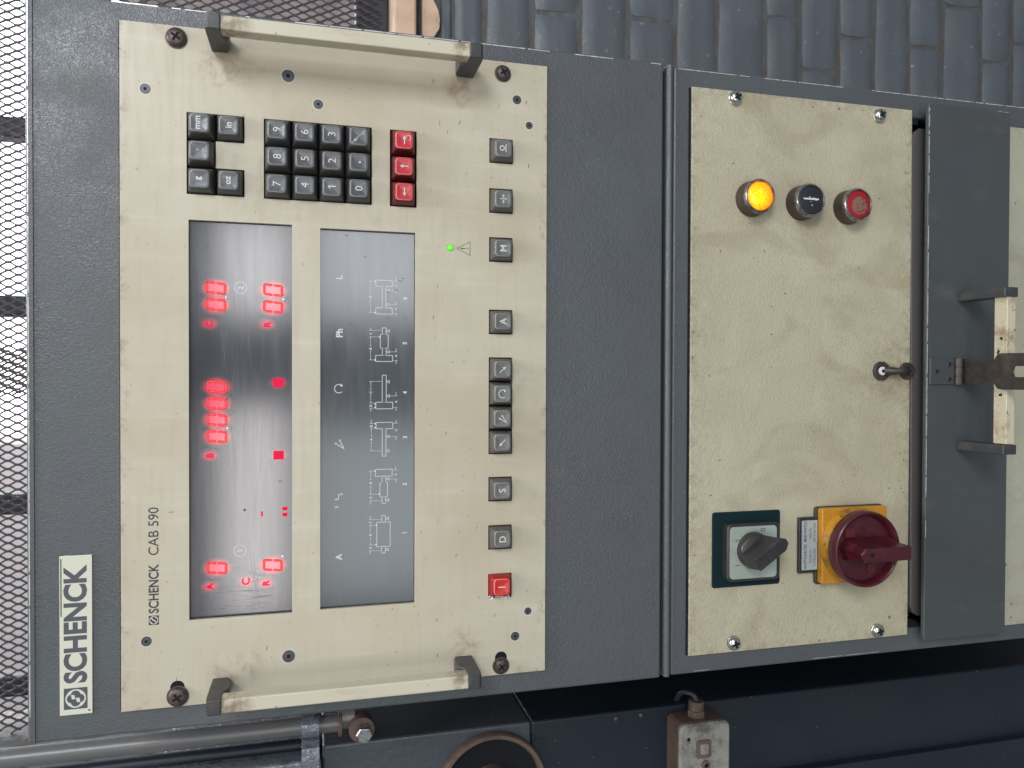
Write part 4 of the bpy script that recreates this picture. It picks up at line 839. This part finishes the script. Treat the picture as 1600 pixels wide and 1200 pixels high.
# ---- hasp staple on the plate
bm = NB()
def oct_(cx, cz, r, y0, y1): lathe(bm, cx, cz, [(r, y1), (r, y0+.5), (r-.6, y0)], 10, ph=.3)
oct_(0.4, -471.5, 8.8, CY-2.6, CY); oct_(0.6, -499.0, 8.0, CY-2.6, CY+.2)
stp = fin(bm, 'hasp_staple', MAT['old_steel'], cp, bevel=.3, label='dark worn steel staple screwed to the plate')
bm = NB(); tube(bm, [(0.4, CY-1.5, -475), (.4, CY-5, -479), (.5, CY-9, -484), (.6, CY-9.5, -488), (.6, CY-5, -493), (.6, CY-1.5, -497)], [4.6, 3.6, 2.9, 2.9, 3.6, 4.8], 14); fin(bm, 'loop', MAT['old_steel'], stp, smooth=60)
bm = NB(); lathe(bm, 0.4, -471.2, [(3.9, CY-2.6), (3.7, CY-3.5), (1.6, CY-3.8)], 20, cap1=False); disc(bm, .4, -471.2, 1.6, CY-3.6, 8, 1); fin(bm, 'rivet', [MAT['white_print'], MAT['black']], stp)
bm = NB(); lathe(bm, 0.6, -500.5, [(3.2, CY-2.6), (3.0, CY-3.6), (1.4, CY-3.8)], 20, cap1=False); disc(bm, .6, -500.5, 1.4, CY-3.6, 8, 1); fin(bm, 'rivet', [MAT['screw_black'], MAT['black']], stp)
bm = NB(); AVL = [(-190, -115, -475, -300), (130, 165, -455, -320), (-12, 12, -503, -462)]
scuffs(bm, 16, -236, 232, -500, -286, CY-.6, 31, .5, AVL, (.8, 3.2), (.3, .9)); scuffs(bm, 16, -240, 237, -502.5, -494, CY-.6, 32, .5, AVL, (1, 3), (.4, 1.2))
o = fin(bm, 'scuff_marks', MAT['scuff'], cp); o['kind'] = 'stuff'

# ================================================================== RECESS, TRAY AND FLAP
tr = thing('keyboard_tray', 'brownish rounded tray edge in the dark slot above the flap', 'tray', (0, 20, -536))
bm = NB(); 
pts = [(224.6, -534.5), (224.6, -517), (221, -511.0), (215, -507), (-218, -511.0), (-224, -514), (-227.4, -520), (-227.4, -536)]
poly(bm, [(x, z) for x, z in pts], 3, 60); fin(bm, 'tray_lip', MAT['tray'], tr, bevel=1.2)
rc = NB(); plate(rc, -245, 244, -612, -500.5, -.35, 1.5); 
rc.free()
bm = NB(); box(bm, -235.6, 231.6, 26, 29.5, -560, -500); fin(bm, 'slot_back', MAT['black'], tr)
for q in ((226, 231, -.6, .4, -511, -504), (-235.8, -231, -.6, .4, -514, -506)): bm = NB(); box(bm, *q); fin(bm, 'corner_notch', MAT['black'], tr)
fl = thing('cover_flap', 'dark grey folding cover flap with pull handle and rusty hasp under the control plate', 'flap', (0, -12, -602))
FX0, FX1, FZ0, FZ1, FYY = -244.3, 241.6, -602.2, -510.6, -14.0
bm = NB(); slab(bm, (FX0+FX1)/2, (FZ0+FZ1)/2, FX1-FX0, FZ1-FZ0, 1.8, FYY, FYY+4.2); fin(bm, 'flap_panel', MAT['flap_paint'], fl, bevel=.8)
rim_glint(fl, (-150, FZ1-.9), (FX1-2, FZ1-.9), FYY-.04, .9, 7, .1); rim_glint(fl, (FX1-.9, FZ0+2), (FX1-.9, FZ1-2), FYY-.04, .4, 8, .5)
bm = NB(); box(bm, FX0+6, FX1-6, FYY+4.2, 1, FZ0+1, FZ1-20); fin(bm, 'return_fold', MAT['flap_paint'], fl)
bm = NB(); box(bm, -62.5, 66.5, -60.5, -47.5, -559.2, -550.2); hd = fin(bm, 'pull_handle', MAT['worn_bar'], fl, bevel=.6, label='worn beige pull bar on black arms')
for x0 in (64.2, -71.2):
    bm = NB(); prof = [(FYY, -544.0), (FYY, -559.5), (-52, -560.6), (-61, -560.6), (-62, -559.6), (-62, -546.6), (-61, -545.8)]
    loft(bm, [[Vector((x, y, z)) for y, z in prof] for x in (x0, x0+8.2)]); bmesh.ops.recalc_face_normals(bm, faces=bm.faces); fin(bm, 'handle_arm', MAT['arm'], hd, bevel=.6)
bm = NB(); plate(bm, -11.5, 12.0, -539.5, -513.0, FYY-2.0, FYY, ()); hs = fin(bm, 'hasp', MAT['flap_paint'], fl, bevel=.5, label='rusty steel hasp lying over the pull bar')
for x, z in ((6.6, -533.5), (-6.6, -533.8), (0.2, -519.5)):
    bm = NB(); lathe(bm, x, z, [(2.6, FYY-2.0), (2.4, FYY-2.7), (1.2, FYY-2.9)], 16, cap1=False); disc(bm, x, z, 1.2, FYY-2.7, 8, 1); fin(bm, 'rivet', [MAT['screw_black'], MAT['black']], hs)
bm = NB()
for x0, x1 in ((-11.5, -4.2), (-3.7, 4.0), (4.5, 12.0)): tube(bm, [(x0, FYY-3.6, -542.5), (x1, FYY-3.6, -542.5)], 3.9, 16)
fin(bm, 'hinge_knuckles', MAT['old_steel'], hs, smooth=40)
# strap stands out from the hinge and rests on the pull bar; slot near its tip
bm = NB()
zt = -546.2
outline_l = [(FYY-3, -11.5), (-38, -10.8), (-44, -7.2), (-50, -7.6), (-55, -14.6), (-59, -15.4), (-104, -15.0)]
outline_r = [(FYY-3, 12.0), (-38, 10.8), (-44, 7.0), (-50, 7.6), (-55, 15.0), (-59, 15.8), (-104, 15.4)]
def zy(y): return zt + (y + 17)*(-.012) if y > -62 else zt
ysn = [o_[0] for o_ in outline_l]
slot0 = -70.0
def half(pl, inner):
    for (a, b), ia, ib in zip(zip(pl[:-1], pl[1:]), inner[:-1], inner[1:]):
        q = [(a[1], a[0]), (b[1], b[0]), (ib, b[0]), (ia, a[0])]
        top = [bm.verts.new((x, y, zy(y))) for x, y in q]; bot = [bm.verts.new((x, y, zy(y)-2.2)) for x, y in q]
        bm.faces.new(top); bm.faces.new(bot[::-1])
        for i in range(4): bm.faces.new((top[i], bot[i], bot[(i+1) % 4], top[(i+1) % 4]))
ol = outline_l[:-1] + [(-68, -15.4), (-71, -15.3), (-104, -15.0)]; orr = outline_r[:-1] + [(-68, 15.7), (-71, 15.6), (-104, 15.4)]
n0 = len(outline_l) - 1
half(ol, [0]*(n0) + [0, -4.6, -4.6]); half(orr, [0]*(n0) + [0, 4.6, 4.6])
bmesh.ops.remove_doubles(bm, verts=bm.verts, dist=.01); bmesh.ops.recalc_face_normals(bm, faces=bm.faces)
fin(bm, 'strap', MAT['old_steel'], hs, bevel=.3)
lp = thing('lower_plate', 'pale beige plate at the foot of the picture, just beneath the flap', 'panel', (-4, 0, -900))
bm = NB(); plate(bm, -241.8, 232.2, -880, -592, -3.0, .5, ()); fin(bm, 'plate', MAT['lower_plate'], lp, bevel=.5)
bm = NB(); scuffs(bm, 12, -236, 228, -660, -606, -3.05, 41, .5, (), (.8, 2.6), (.3, .9)); text(bm, 'P', -3.06, cx=32, cz=-601, h=4) if False else None
o = fin(bm, 'scuff_marks', MAT['scuff'], lp); o['kind'] = 'stuff'

# ================================================================== MACHINERY BESIDE THE CABINETS (real left)
pipe = thing('steel_pipe', 'grey painted upright pipe close beside the nameplate end of the upper cabinet', 'pipe', (-355, 200, -4))
bm = NB(); tube(bm, [(-355.4, 200, 700), (-355.4, 200, -2)], 8.9, 24, cap=True); fin(bm, 'tube', MAT['pipe'], pipe, smooth=40)
for z in (-1.5,):
    bm = NB(); tube(bm, [(-356, 200, z+1.4), (-356, 200, z-2.0)], 13.0, 28); fin(bm, 'collar', MAT['rust'], pipe, bevel=.5)
bm = NB(); tube(bm, [(-352, 204, -2), (-352, 204, -16)], 12.0, 24); fin(bm, 'fitting', MAT['pipe'], pipe, smooth=40)
bt = thing('hex_bolt', 'worn hex bolt with round washer just below the end of the pipe', 'bolt', (-360, 190, -24))
bm = NB(); lathe(bm, -359, -22.5, [(12.8, 200), (12.8, 186), (12.2, 184.8), (6, 184.6)], 36); fin(bm, 'washer', MAT['rust'], bt, smooth=40)
bm = NB(); lathe(bm, -360, -24.0, [(8.6, 186), (8.6, 174.5), (7.6, 173.2)], 6, ph=.45); fin(bm, 'head', MAT['zinc'], bt, bevel=.4)
br = thing('pipe_bracket', 'painted flat steel bracket crossing the pipe and running down to the machine', 'bracket', (-390, 200, 20))
bm = NB()
prof = [Vector((-355.4 + 11.2*math.cos(a), 200 - 11.2*math.sin(a), 0)) for a in [math.pi*k/12*1.05 for k in range(13)]]
pl = prof + [Vector((-369, 196, 0)), Vector((-374, 190.0, 0)), Vector((-384, 188, 0)), Vector((-500, 188, 0))]
inner = [p + Vector((0, 3.2, 0)) for p in pl]
loft(bm, [[Vector((p.x, p.y, z)) for p in pl] + [Vector((p.x, p.y, z)) for p in reversed(inner)] for z in (35.5, 18.5)]); bmesh.ops.recalc_face_normals(bm, faces=bm.faces)
fin(bm, 'strap', MAT['hammered'], br, bevel=.5)
rl = thing('dark_rail', 'thin dark blue rail running beside the grey pipe', 'rail', (-376, 230, -10))
bm = NB(); tube(bm, [(-385.5, 225, 720), (-385.5, 225, 18)], 6.5, 16); fin(bm, 'tube', MAT['machine'], rl, smooth=40)
mc = thing('machine_housing', 'dark blue steel machine housing with a round flange, beside the cabinets', 'machine', (-600, 380, -1400))
bm = NB(); box(bm, -900, -377.2, 200, 560, -1400, -202.9); fin(bm, 'side_panel', MAT['machine'], mc, bevel=3, seg=3)
bm = NB(); box(bm, -900, -377.4, 200.3, 560, -202.7, 15.5); fin(bm, 'side_panel', MAT['machine_lit'], mc, bevel=3, seg=3)  # lighter paint puts the light falling on this panel into its colour
bm = NB(); box(bm, -900, -389.0, 196, 560, 16.5, 172); fin(bm, 'hammered_panel', MAT['hammered'], mc, bevel=3, seg=3)
bm = NB(); loft(bm, [[Vector((-377.2-88+(z+380)*0.004, 199.8, z)), Vector((-377.2-90, 190, z)), Vector((-900, 190, z)), Vector((-900, 199.8, z))] for z in (-1400, -470)]); bmesh.ops.recalc_face_normals(bm, faces=bm.faces); fin(bm, 'stepped_cover', MAT['machine'], mc, bevel=1.5)
fx, fz = -441.5, -159.0
bm = NB(); lathe(bm, fx, fz, [(59, 199.9), (59, 193), (57.5, 191), (54, 191), (52.5, 193), (52, 199.9)], 72, cap1=False); fl_ = fin(bm, 'flange', MAT['rust'], mc, smooth=40)
bm = NB(); disc(bm, fx, fz, 52.2, 199.6, 48); fin(bm, 'flange_opening', MAT['black'], mc)
bm = NB(); lathe(bm, fx, fz, [(24, 199.5), (24, 190), (20, 187), (3, 186.5)], 40); fin(bm, 'hub', MAT['rust'], mc, smooth=40)
for a_ in range(0, 360, 20):
    if a_ not in (80, 100, 120): continue
    a = math.radians(a_ + 90); d = Vector((math.cos(a), 0, math.sin(a))); nn = Vector((-d.z, 0, d.x))*1.6
    bm = NB(); c0 = Vector((fx, 0, fz)) + d*24; c1 = Vector((fx, 0, fz)) + d*52
    loft(bm, [[c0-nn+Vector((0, y, 0)), c1-nn+Vector((0, y, 0)), c1+nn+Vector((0, y, 0)), c0+nn+Vector((0, y, 0))] for y in (199.4, 194)]); bmesh.ops.recalc_face_normals(bm, faces=bm.faces); fin(bm, 'spoke', MAT['machine'], mc)
bm = NB(); [lathe(bm, x, z, [(1.6, 199.9), (1.4, 198.6), (.3, 198.3)], 10) for x, z in ((-393, -205), (-397, -209), (-398, -216))]; o = fin(bm, 'paint_nubs', MAT['machine'], mc); o['kind'] = 'stuff'
for x, z in ((-384.5, -300), (-384.0, -330)): bm = NB(); lathe(bm, x, z, [(2.2, 199.9), (2.0, 198.4), (.4, 197.9)], 14); fin(bm, 'rivet', MAT['rust'], mc, smooth=40)
bm = NB(); scuffs_m = random.Random(77)
for k in range(60):
    x, z = scuffs_m.uniform(-470, -379), scuffs_m.uniform(-900, 0); l = scuffs_m.uniform(.5, 2.5); tri(bm, [(x, z), (x+l, z+l*.4), (x+l*.3, z+l)], 199.9)
o = fin(bm, 'chips', MAT['rust'], mc); o['kind'] = 'stuff'
jb = thing('junction_box', 'small dirty cast junction box with a rocker switch and cable gland on the machine housing', 'switch box', (-425, 185, -425))
bm = NB(); slab(bm, -424, -391.5, 78, 60, 7, 170.5, 200); fin(bm, 'box_body', MAT['rust'], jb, bevel=1.5, smooth=30)
bm = NB(); slab(bm, -425, -391.5, 79.5, 61, 8, 165.5, 170.4, chamfer=2.0); fin(bm, 'cover', MAT['jbox'], jb, smooth=35)
bm = NB(); slab(bm, -412.5, -389, 19, 17, 2, 162.6, 165.6, chamfer=.8); fin(bm, 'switch_bezel', MAT['rust'], jb, smooth=35)
bm = NB(); slab(bm, -411.5, -388.5, 11, 9.5, 1.4, 160.6, 162.7, chamfer=.5); fin(bm, 'rocker', MAT['jbox'], jb, smooth=35)
bm = NB(); lathe(bm, -430.5, -391.5, [(4.8, 165.5), (4.6, 163.2), (2.6, 162.6)], 24, cap1=False); disc(bm, -430.5, -391.5, 2.6, 163.6, 12, 1); fin(bm, 'cover_screw', [MAT['rust'], MAT['black']], jb, smooth=40)
bm = NB(); lathe(bm, -401.0, -371.5, [(2.2, 165.6), (2.0, 165.1)], 12); fin(bm, 'screw_hole', MAT['black'], jb)
bm = NB(); tube(bm, [(-387, 186, -391), (-378, 186, -391)], 10.5, 6); tube(bm, [(-378.5, 186, -391), (-368, 186, -391)], 8.4, 20); fin(bm, 'cable_gland', MAT['rust'], jb, bevel=.8)
cb = thing('cable', 'short dark cable bending out of the gland behind the machine edge', 'cable', (-366, 200, -390))
bm = NB(); tube(bm, [(-369, 186, -391), (-364.5, 187, -390.3), (-362.0, 190, -387.5), (-362.2, 196, -384), (-365, 203, -382), (-370, 208, -381), (-376, 211, -380.5), (-384, 214, -380)], 3.1, 12); fin(bm, 'sheath', MAT['frame'], cb, smooth=60)

for o in bpy.data.objects:
    if 'wl' in o.keys(): del o['wl']
scene.render.resolution_x = 1024; scene.render.resolution_y = 768
print('bricks', nb, 'objects', len(bpy.data.objects))
